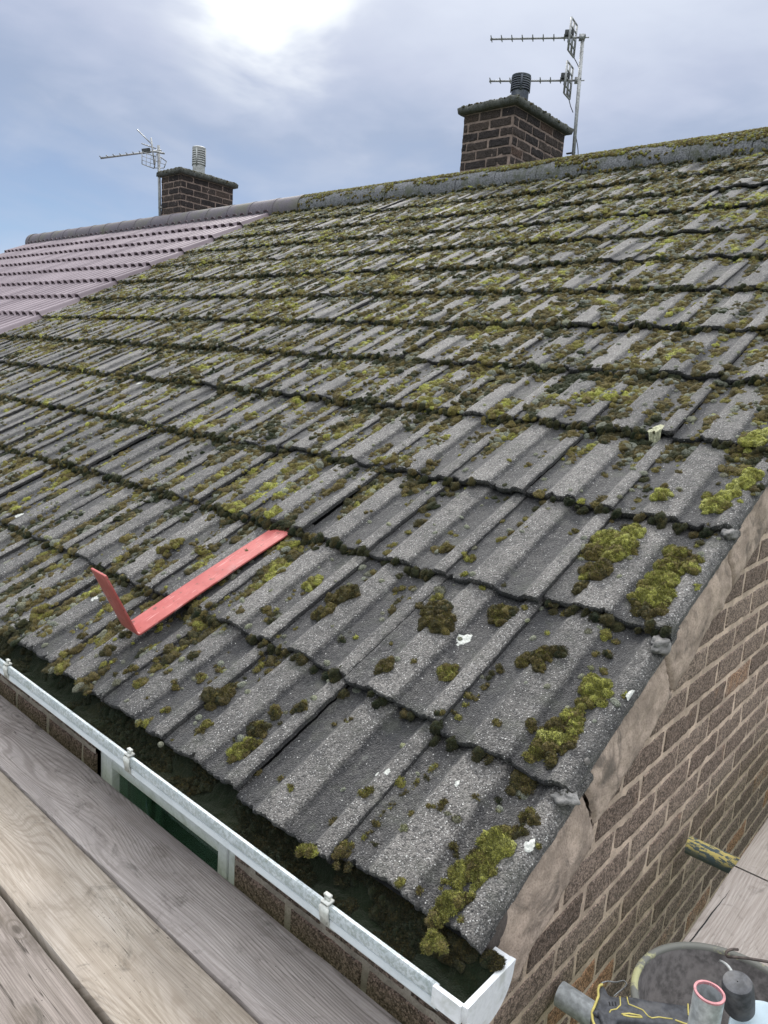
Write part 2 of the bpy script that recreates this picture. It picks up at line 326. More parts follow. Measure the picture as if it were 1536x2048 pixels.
GALV = simple('galvanised_steel', (.50, .53, .54), .55, 70, .25, .55, .0005, .5, (.20, .21, .20), .5)
ALU = simple('weathered_aluminium', (.34, .35, .35), .5, 60, .25, .4, .0002, .5, (.12, .11, .10), .6, 14)
DARKP = simple('dark_plastic', (.05, .055, .055), .6, 60, .3)
def mat_ytube():
    t, fin, b = material('chipped_yellow_paint_tube'); c = t.co; n = t.noise(t.mul(c, (1, 3, 3)), 22, 5, .75)
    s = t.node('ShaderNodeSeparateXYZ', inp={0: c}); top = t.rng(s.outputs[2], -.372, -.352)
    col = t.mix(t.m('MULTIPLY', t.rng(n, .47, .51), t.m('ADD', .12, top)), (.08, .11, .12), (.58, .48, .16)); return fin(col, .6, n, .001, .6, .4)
YTUBE = mat_ytube()
PINK = simple('pink_paint', (.42, .19, .20), .6, 80, .25)
RUBBER = simple('black_rubber', (.050, .052, .058), .55, 90, .4, bumpd=.0006, dirt=(.16, .155, .15), dirt_amt=.45, dscale=30)
TUB = simple('dirty_black_tub_rubber', (.15, .138, .132), .75, 60, .4, bumpd=.001, dirt=(.22, .20, .19), dirt_amt=.85, dscale=13)
def mat_rim():
    t, fin, b = material('tub_rim_with_yellow_paint'); n = t.noise(t.co, 16, 5, .7)
    return fin(t.mix(t.rng(n, .50, .60), (.17, .17, .15), (.42, .41, .22)), .7, n, .001, .5, .3)
RIM = mat_rim()
YEL = simple('yellow_tool_plastic', (.50, .42, .12), .5, 50, .2, dirt=(.2, .17, .08), dirt_amt=.5)
WIRE = simple('rusty_wire', (.09, .07, .06), .7, 90, .4)
PALEB = simple('pale_blue_plastic', (.32, .40, .45), .4, 30, .1)
LICH = simple('white_lichen', (.46, .47, .43), .95, 160, .3, bumpd=.002)
LICHY = simple('yellow_grey_lichen', (.36, .36, .24), .95, 160, .4, bumpd=.002)
WOODG = mat_wood('grey_weathered_board', (.33, .30, .285), (.43, .39, .365), (.17, .145, .13), 0, 0.)
WOODT = mat_wood('tan_dirty_board', (.33, .29, .24), (.41, .365, .315), (.16, .125, .09), 0, 3.3, (.27, .235, .20), ring=.3)
WOODD = mat_wood('dark_dirty_board', (.24, .205, .185), (.32, .28, .25), (.09, .075, .06), 0, 7.1, (.15, .125, .10), ring=.3)
WOODR = mat_wood('pale_grey_board', (.42, .37, .33), (.50, .45, .41), (.26, .22, .19), 1, 5.2, ring=.35)
WOODR2 = mat_wood('pale_grey_board_far', (.43, .38, .34), (.50, .45, .40), (.27, .23, .19), 1, 9.4, ring=.35)
# ------------------------------------------------------------------ tile surface
def prof(q):
    r = .0125*sst(q, .21, .285)*(1-sst(q, .52, .60)) + .0120*sst(q, .81, .875) - .003*np.exp(-((q-.09)/.07)**2) - .003*np.exp(-((q-.70)/.07)**2)
    return r - .004*sst(q, .975, 1.)
OVR = {(0, 1): -.030, (1, 1): -.012, (0, 2): .018, (0, 0): .012, (1, 0): -.01}
def tile_id(u):
    n = np.where(u < W+EX, 0, np.floor((u-EX)/W)).astype(int); n = np.maximum(n, 0)
    uR = np.where(n == 0, 0., n*W+EX); wd = np.where(n == 0, W+EX, W); return n, uR, wd
_js = rng.normal(0, .005, (60, 20)); _jh = rng.normal(0, .0022, (60, 20)); _jt = rng.normal(0, .004, (60, 20)); _jw = rng.uniform(-.1, .15, (60, 20))*1.9-.03
for (a, b_), v in OVR.items(): _js[a, b_] = v
_jh[4, 2] = .007; _jt[4, 2] = .006
def surf(u, s):
    n, uR, wd = tile_id(u); q = 1-(u-uR)/wd
    k = np.clip(np.searchsorted(SK, s, side='right')-1, 0, NC)
    sb = SK[k]+_js[n, k]; low = (s < sb) & (k > 0); k = np.where(low, k-1, k)
    s0 = SK[k]+_js[n, k]; s1 = SK[np.minimum(k+1, NC+1)]
    tt = (s-s0)/(s1-s0)
    return prof(q)-.028*tt+_jh[n, k]+_jt[n, k]*(q-.5), n, k, q, tt
# ------------------------------------------------------------------ ground
g = MB(); g.grid(np.stack(np.meshgrid(np.linspace(-900, 900, 30), np.linspace(-900, 900, 30), [-5.4], indexing='ij'), -1)[:, :, 0], flip=False)
GRASS = simple('ground_grass', (.07, .09, .04), .95, 8, .3, bumpd=.02)
tag(g.build('ground', GRASS), kind='structure')
# ------------------------------------------------------------------ house root
house = empty('brick_house', (-3.3, 2.6, -5.4), 'brick house with mossy grey concrete tile roof and brick gable beside the scaffold boards', 'house')
house2 = empty('brick_house', (-10.3, 2.6, -5.4), 'adjoining house under the smooth mauve tiled roof at the left', 'house')
def part(mb, name, mats, par=house, **kw):
    o = mb.build(name, mats, None, **kw)
    if par.type == 'EMPTY': keep(o, par)
    else: o.parent = par; o.matrix_parent_inverse = Matrix()
    return o
def sub(mb, name, mats, par, **kw):          # par's mesh is in world coordinates: identity local frame
    o = mb.build(name, mats, None, **kw); o.parent = par; o.matrix_parent_inverse = Matrix(); return o
# old roof
def tile_mesh(mb, n, k, new=False):
    uR = 0. if n == 0 and not new else n*W+EX; wd = W+EX if n == 0 and not new else W
    s0 = SK[k]; s1 = SK[k+1]; sj = 0 if new else _js[n, k]
    ctr = RW(uR+wd/2, (s0+s1)/2, np.array(0.)); d = np.linalg.norm(ctr-CP)
    if new: nq, ns = 40, 4
    else:
        nq = int(np.clip(wd*735/d*.75, 26, 170)); ns = int(np.clip((s1-s0)*735/d*.6, 14, 190))
    q = np.linspace(0, 1, nq); ext = .05 if k < NC else 0.
    s = np.concatenate([[0, .004], np.linspace(.010, s1-s0+ext, ns)]) if not new else np.linspace(0, s1-s0+ext, ns)
    Q, S = np.meshgrid(q, s, indexing='ij'); gap = .0015
    jr = 0 if new else .0025*(vnoise(S*60+n*7, S*0+k*3.)-.5)
    U = uR+gap+(1-Q)*(wd-2*gap)+jr*(Q > .98)
    tt = S/(s1-s0)
    if new:
        pr = .044*sst(Q, .07, .18)*(1-sst(Q, .34, .45))+.044*sst(Q, .57, .68)*(1-sst(Q, .86, .98))
        H = pr-.034*tt+.004; sh = rng.uniform(-.0015, .0015); SS = s0+S+sh; wear = np.full(Q.shape, rng.uniform(0, 1))
    else:
        edge = np.exp(-S/.02)
        chip = (vnoise(Q*5+n*13.7, S*0+k*5.1)-.5)*.009-.014*sst(vnoise(Q*16+n*7.1, S*0+k*3.3), .72, .95)*-1+(vnoise(Q*55+n*3.1, S*0+k*2.3)-.5)*.006
        SS = s0+sj*(1-np.clip(tt, 0, 1))+S+chip*edge
        rough = (fbm(U*28, SS*28, None, 3)-.5)*.0045+(fbm(U*150, SS*150, None, 2)-.5)*.0030
        H = prof(Q)-.028*tt+_jh[n, k]+_jt[n, k]*(Q-.5)+rough-.0025*np.exp(-S/.006)
        wear = np.clip(sst(prof(Q), .003, .0115)*.75+.25*(fbm(U*6, SS*5)-.3)+_jw[n, k], 0, 1)
    if n == 0 and not new: H = H-.013*sst(Q, .93, 1.)**1.5
    P = RW(U, SS, H); mb.grid(P, wear=wear, flip=True)
    th_ = .014 if new else .020
    # front butt face, going down and slightly back
    if new:
        rows = [P[:, 0], RW(U[:, 0], SS[:, 0]+.001, H[:, 0]-.016), RW(U[:, 0], SS[:, 0]+.05, H[:, 0]-.017)]
    else:
        rj = (vnoise(q*30+n, q*0+k*7.)-.5)*.006
        rows = [P[:, 0], RW(U[:, 0], SS[:, 0]-.002+rj*.4, H[:, 0]-.006), RW(U[:, 0], SS[:, 0]+rj*.5, H[:, 0]-.013), RW(U[:, 0], SS[:, 0]+.003-rj*.4, H[:, 0]-th_+rj), RW(U[:, 0], SS[:, 0]+.05, H[:, 0]-th_-.002)]
    mb.grid(np.stack(rows, 1), wear=np.repeat(wear[:, :1]*.6, len(rows), 1))
    for e, fl in ((0, True), (-1, False)):
        dn = .012 if not (n == 0 and e == -1) else .014
        mb.grid(np.stack([P[e], RW(U[e], SS[e], H[e]-dn*.5), RW(U[e], SS[e], H[e]-dn)], 1), wear=(.55 if n == 0 and e == -1 else .1)*np.ones((P.shape[1], 3)), flip=not fl)  # outer verge face made paler: light put into its colour, not extra wear
mb = MB()
for n in range(NT_OLD):
    for k in range(NC+1): tile_mesh(mb, n, k)
roof = part(mb, 'roof', TILE)
mb = MB(); nnew = 22
for n in range(NT_OLD, NT_OLD+nnew):
    for k in range(NC+1): tile_mesh(mb, n, k, True)
UEND = UB+nnew*W
roof2 = part(mb, 'roof', NEWTILE, house2)
# roof deck under the tiles and the rear slope
for (ua, ub, par, mt) in ((0.01, UB, roof, TILE), (UB, UEND, roof2, NEWTILE)):
    mb = MB(); uu = np.array([ua, ub-.001]); 
    mb.grid(np.stack([RW(uu, np.full(2, .02), np.full(2, -.042)), RW(uu, np.full(2, SR-.05), np.full(2, -.05))], 1))
    sub(mb, 'roof_deck', UNDER, par)
    mb = MB(); ys = SR*CT; zs = SR*ST
    for k in range(14):
        a = k*G; y0, z0 = ys+a*CT, zs-a*ST; y1, z1 = ys+(a+G)*CT, zs-(a+G)*ST+.02
        U, S = np.meshgrid(np.linspace(ua, ub-.001, int((ub-ua)/.03)), [0, 1], indexing='ij')
        hh = prof((U/.3) % 1)
        mb.grid(np.stack([-U, y0+(y1-y0)*S, z0+(z1-z0)*S+hh-.03], -1))
        mb.grid(np.stack([-U, y1+0*S, z1+hh-.03-.022*S], -1))
    sub(mb, 'rear_slope', mt, par, smooth=False)
# ------------------------------------------------------------------ ridge tiles
RY, RZ = SR*CT, SR*ST
def ridge(mb, x0, x1, r=.115, lift=0., old=True, n=20, m=16):
    th = np.linspace(-.12*PI, 1.12*PI, n); X = np.linspace(x0, x1, m); TT, XX = np.meshgrid(th, X, indexing='ij')
    rr = r+0*TT
    if old: rr = rr+(fbm(XX*22, TT*5)-.5)*.012
    zc = RZ+.105+lift-r
    mb.grid(np.stack([XX, RY+rr*np.cos(TT), zc+rr*np.sin(TT)], -1), flip=True, wear=np.full(TT.shape, .3))
    for e, sg in ((0, False), (-1, True)):
        P = np.stack([XX[:, e], RY+rr[:, e]*np.cos(th), zc+rr[:, e]*np.sin(th)], -1); c = P.copy(); c[:, 1] = RY+(r-.014)*np.cos(th); c[:, 2] = zc+(r-.014)*np.sin(th)
        mb.grid(np.stack([P, c], 1), flip=sg, wear=np.zeros((n, 2)))
mb = MB(); x = -.0
while x > -6.17:
    L = .44+rng.uniform(-.01, .01); x1 = max(x-L, -6.19); ridge(mb, x1+.005, x, .162+rng.uniform(-.003, .003), rng.uniform(-.006, .006), True, 22, 40); x = x1
sub(mb, 'ridge_tiles', RIDGEM, roof)
mb = MB(); x = -6.17
while x > -UEND+.1:
    x1 = x-.44; ridge(mb, x1, x+.01, .165, .010, False); ridge(mb, x-.045, x+.012, .170, .014, False, 20, 3); x = x1
ridge(mb, -UEND-.02, -UEND+.10, .178, .018, False)
sub(mb, 'ridge_tiles', NEWRIDGE, roof2)
# ------------------------------------------------------------------ brick panels
def bricks(mb, axis, plane, sign, a0, a1, b0, b1, La, Hb, ph_a, ph_b, clip=None, ext=0., joint=.011, res=(16, 7), amp=.0028, hole=None, mortar=True, prd=.006):
    """bricks on a vertical plane; axis 0: panel runs along x (normal y), axis 1: runs along y (normal x)"""
    def W3(a, b, d): return np.stack([a, plane+sign*d, b], -1) if axis == 0 else np.stack([plane+sign*d, a, b], -1)
    fl = (axis == 0) == (sign > 0)
    j = math.floor((b0-ph_b)/Hb); 
    while ph_b+j*Hb < b1:
        z0 = ph_b+j*Hb; z1 = z0+Hb-joint; off = ph_a+(j % 2)*La*.5+rng.uniform(-.008, .008)
        i = math.floor((a0-off)/La)
        while off+i*La < a1:
            A0 = max(off+i*La+rng.uniform(-.002, .002), a0); A1 = min(off+(i+1)*La-joint+rng.uniform(-.002, .002), a1); i += 1
            if A1-A0 < .02: continue
            B0 = max(z0+rng.uniform(-.0015, .0015), b0); B1 = min(z1+rng.uniform(-.0015, .0015), b1)
            if B1-B0 < .01: continue
            if hole and A1 > hole[0] and A0 < hole[1] and B1 > hole[2] and B0 < hole[3]:
                if A0 < hole[0]-.02: A1 = hole[0]
                elif A1 > hole[1]+.02: A0 = hole[1]
                else: continue
            if clip is not None and B0 > clip((A0+A1)/2)+.0 and B0 > clip(A1): continue
            na, nb = res
            ga = np.linspace(0, 1, na); gb = np.linspace(0, 1, nb); ga = ga*.96+.02; gb = gb*.9+.05
            ga = np.concatenate([[0], ga, [1]]); gb = np.concatenate([[0], gb, [1]])
            X, Y = np.meshgrid(ga, gb, indexing='ij'); a = A0+(A1-A0)*X; b = B0+(B1-B0)*Y
            ed = np.minimum(np.minimum(a-A0, A1-a), np.minimum(b-B0, B1-b))
            sd_ = rng.uniform(0, 100)
            wob = (fbm(a*22+sd_, b*22)-.5)
            a2 = a+(fbm(a*30, b*30+sd_)-.5)*.004; b2 = b+(fbm(a*26+sd_, b*30)-.5)*.004
            d = prd*sst(ed+wob*.004, -.001, .005)+wob*amp*1.3+(fbm(a*110, b*110+sd_)-.5)*amp
            d = np.where(ed <= 1e-9, -.004, d)
            if clip is not None: b2 = np.minimum(b2, clip(a2))
            mb.grid(W3(a2, b2, d), flip=not fl, tint=np.full(X.shape, np.clip(rng.beta(2, 2.2) if rng.random() > .07 else rng.uniform(.9, 1.1), 0, 1.1)))
        j += 1
    if mortar:
        na = int((a1-a0)/.02)+2; nb = int((b1-b0)/.02)+2
        X, Y = np.meshgrid(np.linspace(a0, a1, na), np.linspace(b0, b1, nb), indexing='ij')
        if clip is not None: Y = np.minimum(Y, clip(X))
        D = (fbm(X*40, Y*40)-.5)*.004+.0012
        if hole: 
            i = np.arange(na*nb).reshape(na, nb); Qm = np.stack([i[:-1, :-1], i[1:, :-1], i[1:, 1:], i[:-1, 1:]], -1).reshape(-1, 4)
            ca = X.ravel()[Qm].mean(1); cb = Y.ravel()[Qm].mean(1); kk = ~((ca > hole[0]) & (ca < hole[1]) & (cb > hole[2]) & (cb < hole[3]))
            Qm = Qm[kk]; Qm = Qm[:, ::-1] if not fl else Qm
            mb.add(W3(X, Y, D).reshape(-1, 3), Qm, mi=1, tint=0)
        else: mb.grid(W3(X, Y, D), mi=1, flip=not fl, tint=np.zeros(X.shape))
XG = -.030                                   # gable face
rl = lambda y: y*ST/CT-.05                   # underside line of the roof
def rl2(y): return np.where(y < RY, rl(y), RZ*2-rl(y)-.1)
mb = MB(); bricks(mb, 1, XG, 1, .12, 3.4, -1.4, 2.2, .2515, .0845, .142, .014, clip=rl, prd=.0034, joint=.013, amp=.0028)
bricks(mb, 1, XG, 1, 3.4, 10.2, -1.4, 3.0, .2515, .0845, .142, .014, clip=rl2, res=(3, 3))
bricks(mb, 1, XG, 1, .12, 10.2, -5.4, -1.4, .2515, .0845, .142, .014, res=(3, 3))
part(mb, 'gable_wall', [BRICK, MORTAR], sharp=60)
YW = .12; WX0, WX1 = -1.503, -.782; WZ0, WZ1 = -1.45, -.258
mb = MB(); bricks(mb, 0, YW, -1, -2.6, XG, -1.45, -.09, .2515, .0845, .05, .03, hole=(WX0, WX1, WZ0, WZ1), joint=.016, amp=.004)
bricks(mb, 0, YW, -1, -6.63, -2.6, -5.4, -.09, .2515, .0845, .05, .03, res=(3, 3)); bricks(mb, 0, YW, -1, -2.6, XG, -5.4, -1.45, .2515, .0845, .05, .03, res=(3, 3))
part(mb, 'front_wall', [FBRICK, FMORTAR], sharp=60)
mb = MB(); bricks(mb, 0, YW, -1, -UEND, -6.63, -5.4, -.09, .2515, .0845, .05, .03, res=(3, 3)); mb.box((-UEND, YW+.01, -5.4), (-UEND+.2, 10.1, -.1))
mb.prism([(YW+.01, -.1), (10.1, -.1), (RY, RZ-.08)], 0, .1, M=[[0, 0, 1, -UEND], [1, 0, 0, 0], [0, 1, 0, 0]])
mb.box((-UEND+.2, 10.0, -5.4), (-6.63, 10.1, -.1)); part(mb, 'outer_wall', [FBRICK, FMORTAR], house2)
mb = MB(); mb.box((-6.63, 10.0, -5.4), (-.05, 10.15, -.1)); part(mb, 'rear_wall', FBRICK)
# window
mb = MB(); fy = YW+.012; fw = .062
def frame(mb, x0, x1, z0, z1, y0, y1, fw):
    mb.box((x0, y0, z0), (x0+fw, y1, z1)); mb.box((x1-fw, y0, z0), (x1, y1, z1)); mb.box((x0+fw, y0, z1-fw), (x1-fw, y1, z1)); mb.box((x0+fw, y0, z0), (x1-fw, y1, z0+fw))
frame(mb, WX0+.006, WX1-.006, WZ0, WZ1, fy, fy+.06, .040); win = bevel(part(mb, 'window', UPVC, smooth=False), .002)
mb = MB(); frame(mb, WX0+.048, WX1-.048, WZ0+.042, WZ1-.042, fy-.006, fy+.05, .038); bevel(sub(mb, 'frame', UPVC, win, smooth=False), .003)
mb = MB(); mb.box((WX0+.087, fy+.02, WZ0+.081), (WX1-.087, fy+.026, WZ1-.081)); sub(mb, 'pane', GLASS, win, smooth=False)
mb = MB(); mb.box((WX0+.10, fy+.05, WZ0), (WX0+.21, fy+.06, WZ1-.05)); mb.box((WX0+.245, fy+.05, WZ0), (WX0+.275, fy+.06, WZ1-.05)); sub(mb, 'curtain', simple('curtain', (.20, .26, .22), .9), win, smooth=False)
mb = MB(); mb.box((WX0, fy+.075, WZ0), (WX1, fy+.08, WZ1)); sub(mb, 'blind', simple('dark_green_blind', (.035, .052, .035), .9), win, smooth=False)
# soffit
mb = MB(); mb.box((-UB, .085, -.10), (-.04, YW+.02, -.085)); mb.box((-UB, .084, -.17), (-.04, .098, -.05)); part(mb, 'fascia', UPVC, smooth=False)
# ------------------------------------------------------------------ verge cement (segments) and loose mortar
mb = MB()
vs_ = [.05, .40, .812, 1.232, 1.67, 2.11, 2.55, 3.0, 3.42, 3.86, 4.3, 4.74, 5.2, SR]
for a, b_ in zip(vs_[:-1], vs_[1:]):
    S, D = np.meshgrid(np.linspace(a+.003, b_-.003, max(8, int((b_-a)/.006)) if a < 2.2 else 12), np.linspace(0, 1, 34), indexing='ij')
    hb = -.018-rng.uniform(0, .006)-.030*(a < .3); dep = .172-.03*sst(np.array(a), 1., 4.)+.006*(fbm(S*7, S*0+3)-.5)
    h = hb-D*dep+(vnoise(S*30, D*2)-.5)*.004*(D > .9)
    out = .006+.020*np.sin(np.clip(D, 0, 1)*PI*.5)**.6+(fbm(S*14, D*3)-.5)*.013+(fbm(S*60, D*12)-.5)*.006-.015*np.exp(-(D/.06))
    out = out-.020*sst(D, .93, 1.)
    e = np.minimum((S-a)/.012, (b_-S)/.012); out = out-.010*(1-sst(e, 0, 1))
    P = np.stack([out-.022, S*CT-h*ST, S*ST+h*CT], -1); mb.grid(P, flip=True)
verge = sub(mb, 'verge_cement', CEMENT, roof)
def lump(mb, c, r, seed, sq=(1, 1, 1), n=18, amp=.5):
    th, ph = np.meshgrid(np.linspace(0, 2*PI, 2*n), np.linspace(0, PI, n), indexing='ij')
    d = np.stack([np.sin(ph)*np.cos(th), np.sin(ph)*np.sin(th), np.cos(ph)], -1)
    k = 1+amp*(fbm(d[..., 0]*1.6+seed, d[..., 1]*1.6, d[..., 2]*1.6+seed)-.5)*1.6+.12*(fbm(d[..., 0]*6+seed, d[..., 1]*6, d[..., 2]*6)-.5)
    mb.grid(np.array(c)+d*k[..., None]*r*np.array(sq), flip=True)
for i, (px, py, r, sq, lab) in enumerate([(1333, 1290, .030, (.7, 1.2, .6), 'pale grey broken mortar lump under the third verge tile'), (1130, 1590, .022, (1., 1.1, .6), 'broken mortar wedge at the lower end of the second verge tile'),
                          (1470, 1068, .024, (.7, 1.3, .7), 'rounded mortar stone wedged under the fourth verge tile'), (1210, 1535, .019, (.5, 1.2, .7), 'mortar flake in the dark gap beside the second verge tile')]):
    u, s = onroof(px, py, -.01); mb = MB(); lump(mb, RW(max(u, .012), s, np.array(-.014)), r*1.0, i*3.1+1, sq, amp=.8); o = mb.build('mortar_fragment', CEMENT2); tag(o, lab, 'mortar fragment', 'mortar fragments along the verge')
mb = MB(); P0 = RW(.02, .02, np.array(-.055)); lump(mb, (-.026, .095, -.03), .042, 9.2, (.5, 1.3, 1.1), 26, .25); sub(mb, 'eaves_mortar', mat_mortar('shaded_cement', (.16, .135, .12)), roof)  # cement colour darkened here to stand in for the shade at the eaves
# ------------------------------------------------------------------ gutter
GC = (.012, -.058); GR = .065
def gutter(mb, x0, x1, r, th, lip=True, mi=0, nx=60, noise=0.):
    ph = np.linspace(PI, 2*PI, 26)
    prof_ = [(GC[0]+r*math.cos(a), GC[1]+r*math.sin(a)*.98) for a in ph]
    inner = [(GC[0]+(r-th)*math.cos(a), GC[1]+(r-th)*math.sin(a)*.98) for a in ph[::-1]]
    pts = [(prof_[0][0]-.004, .0+GC[1]+.008), (prof_[0][0]-.0060, GC[1]+.003), (prof_[0][0]-.0060, GC[1]-.015), (prof_[0][0]-.004, GC[1]-.0175), (prof_[0][0]+.0015, GC[1]-.019), (prof_[0][0]-.0030, GC[1]-.0215), (prof_[0][0]-.0035, GC[1]-.036), (prof_[0][0]+.004, GC[1]-.046)] if lip else []
    pr = pts+[p for p in prof_ if not lip or p[1] < GC[1]-.050 or p[0] > GC[0]]+([(prof_[-1][0]+.002, GC[1]+.006), (prof_[-1][0]-.003, GC[1]+.006)])+inner+[(prof_[0][0]+.003, GC[1]+.008)]
    pr = np.array(pr+[pr[0]]); X = np.linspace(x0, x1, nx)
    P = np.stack([np.repeat(X[:, None], len(pr), 1), np.repeat(pr[None, :, 0], nx, 0), np.repeat(pr[None, :, 1], nx, 0)], -1)
    mb.grid(P, flip=False)
    c = P[[0, -1]]
    return pr
mb = MB(); gutter(mb, -UEND, -.028, GR, .003, True); gut = part(mb, 'gutter', GUT, sharp=35)
mb = MB(); gutter(mb, -.034, .0233, GR+.003, .004, False, nx=4)
mb.box((-.034, GC[0]-GR-.010, GC[1]-.026), (.0232, GC[0]-GR-.001, GC[1]+.0093)); mb.box((-.034, GC[0]+GR-.002, GC[1]-.004), (.0232, GC[0]+GR+.009, GC[1]+.0093))
ph = np.linspace(PI, 2*PI, 30); poly = [(GC[0]-GR-.006, GC[1]+.010)]+[(GC[0]+(GR+.006)*math.cos(a), GC[1]+(GR+.006)*math.sin(a)) for a in ph]+[(GC[0]+GR+.010, GC[1]+.010)]
mb.prism(poly, .028, .034, M=[[0, 0, 1, 0], [1, 0, 0, 0], [0, 1, 0, 0]]); mb.prism([(a*1.0, b-.0005) for a, b in poly], .0235, .0279, M=[[0, 0, 1, 0], [1, 0, 0, .0], [0, 1, 0, 0]])
bevel(sub(mb, 'end_cap', UPVC, gut, sharp=35), .0012)
BR = simple('grey_white_bracket_plastic', (.55, .56, .52), .5, 60, .2, dirt=(.3, .3, .24), dirt_amt=.6, dscale=40)
for (px, py) in ((262, 1512), (655, 1808), (22, 1330)):
    bx = on(px, py, 2, GC[1]+.006)[0]; mb = MB(); ph = np.linspace(PI*.98, PI*1.75, 18)
    P = []
    for r_ in (GR+.006, GR+.011): P.append([(GC[0]+r_*math.cos(a)-.002, GC[1]+r_*math.sin(a)) for a in ph])
    P = np.array(P); A, B = P; ring = np.concatenate([A, B[::-1], A[:1]])
    X = np.array([bx-.011, bx-.009, bx+.009, bx+.011]); mb.grid(np.stack([np.repeat(X[:, None], len(ring), 1), np.repeat(ring[None, :, 0], 4, 0), np.repeat(ring[None, :, 1], 4, 0)], -1))
    for xs in (bx-.011, bx+.011): mb.add(np.concatenate([np.c_[np.full(18, xs), A], np.c_[np.full(18, xs), B]]), [[i, i+1, 19+i, 18+i] for i in range(17)])
    mb.box((bx-.008, GC[0]-GR-.011, GC[1]-.03), (bx+.008, GC[0]-GR-.005, GC[1]+.012)); mb.box((bx-.009, GC[0]-GR-.011, GC[1]+.0095), (bx+.009, GC[0]-GR+.008, GC[1]+.0145))
    mb.box((bx-.007, GC[0]-GR-.004, GC[1]+.014), (bx+.006, GC[0]-GR+.000, GC[1]+.022)); mb.box((bx-.009, GC[0]-GR-.004, GC[1]+.021), (bx+.007, GC[0]-GR+.004, GC[1]+.026))
    sub(mb, 'bracket', BR, gut, fixn=True, smooth=False)
for x_ in (-.35, -1.38):
    mb = MB(); mb.box((x_, GC[0]-GR-.012, GC[1]-.02), (x_+.004, GC[0]-GR-.006, GC[1]+.004))
# ------------------------------------------------------------------ chimneys
CAPM = simple('mossy_cap_slab', (.075, .078, .066), .95, 110, .6, bumpd=.006, dirt=(.14, .15, .15), dirt_amt=.6, dscale=16)
def chimney(par, yf, px_l, px_c, ptop, depth, zb, pot, cowl_mat, zcap=None, name_y=None):
    L = on(px_l[0], px_l[1], 1, yf); C = on(px_c[0], px_c[1], 1, yf); T = on(ptop[0], ptop[1], 1, yf)
    x0, x1, zt = L[0], C[0], T[2]; y1 = yf+depth; H = .0865; mb = MB()
    nC = int((zt-zb)/H)+1; zb = zt-nC*H; q = dict(La=.2515, Hb=H, joint=.013, res=(20, 9), amp=.009)
    bricks(mb, 0, yf, -1, x0, x1, zb, zt, ph_a=x0+.06, ph_b=zb+.006, **q); bricks(mb, 1, x1, 1, yf, y1, zb, zt, ph_a=yf+.09, ph_b=zb+.006, **q)
    bricks(mb, 1, x0, -1, yf, y1, zb, zt, ph_a=yf, ph_b=zb, **{**q, 'res': (4, 3)}); bricks(mb, 0, y1, 1, x0, x1, zb, zt, ph_a=x0, ph_b=zb, **{**q, 'res': (4, 3)})
    ch = part(mb, 'chimney', [CBRICK, CMORTAR], par, sharp=60)
    # cap slab, mossy lip
    cap = MB(); o_ = .055; cx, cy = (x0+x1)/2, (yf+y1)/2; a, b_ = (x1-x0)/2+o_, depth/2+o_
    lv = [(0, .92), (.006, 1.0), (.055, 1.01), (.070, .97), (.10, .55), (.105, .3), (.106, .0)]; rings = []
    n = 200; th = np.linspace(0, 2*PI, n, endpoint=False)+PI/4; sq = 1/np.maximum(abs(np.cos(th)), abs(np.sin(th)))
    bx_, by_ = np.cos(th)*sq, np.sin(th)*sq
    for dz, k in [(0, 0.), (0, .5)]+lv:
        X = cx+bx_*a*k; Y = cy+by_*b_*k; N = ((fbm(X*26, Y*26, np.full(n, dz*40), 3)-.5)*.034+(vnoise(X*75, Y*75, np.full(n, dz*90))-.5)*.014)*(k > .3)
        rings.append(np.stack([X+np.sign(bx_)*N*(abs(bx_) > .98), Y+np.sign(by_)*N*(abs(by_) > .98), zt+dz+N*(dz > .05)*.8+0*X], -1))
    rings = np.array(rings); rings = np.concatenate([rings, rings[:, :1]], 1); cap.grid(rings, flip=False); sub(cap, 'chimney_cap', CAPM, ch, fixn=True)
    return ch, (x0, x1, yf, y1, zt), (cx, cy)
CH1, B1, c1 = chimney(roof, 5.32, (930, 228), (1031, 208), (1031, 210), .96, 2.62, None, None)
CH2, B2, c2 = chimney(roof2, 5.32, (324, 350), (362, 345), (362, 347), .90, 2.62, None, None)
PIB = -.95
def cowl(ch, px0, px1, pyb, pyt, ydepth, cm, slots, dark, nm='chimney_pot'):
    a = on(px0, pyb, 1, ydepth); b_ = on(px1, pyb, 1, ydepth); c = on((px0+px1)/2, pyb, 1, ydepth); tp = on((px0+px1)/2, pyt, 1, ydepth)
    dist = (c-CP)@CF; r = (px1-px0)/2/F*dist; zt = tp[2]; zb = c[2]-.10; mb = MB()
    pr = [(r*.93, zb-c[2]), (r*.93, .02)]; h = zt-c[2]; n = slots
    for i in range(n):
        z0 = .03+(h*.86-.03)*i/n; dz = (h*.86-.03)/n
        pr += [(r*.80, z0), (r*.80, z0+dz*.35), (r, z0+dz*.45), (r*.97, z0+dz*.95)]
    pr += [(r, h*.88), (r*1.02, h*.97), (r*.9, h), (0.001, h+.012)]
    mb.lathe(pr, c, n=40); o = sub(mb, nm, cm, ch, sharp=30)
    for k in range(4):
        mb = MB(); an = k*PI/2+PIB; dx, dy = math.cos(an), math.sin(an)
        mb.box((-.010, -.004, .02), (.010, .006, h*.9), M=[[dy, dx, 0, c[0]+dx*r*.99], [-dx, dy, 0, c[1]+dy*r*.99], [0, 0, 1, c[2]]])
        sub(mb, 'pot_rib', cm, ch, smooth=False)
    return c, r
POTD = simple('dark_grey_terracotta_pot', (.055, .065, .085), .6, 40, .3, dirt=(.3, .32, .33), dirt_amt=.35); POTL = simple('pale_grey_pot', (.42, .43, .42), .6, 40, .2, dirt=(.2, .2, .18), dirt_amt=.5)
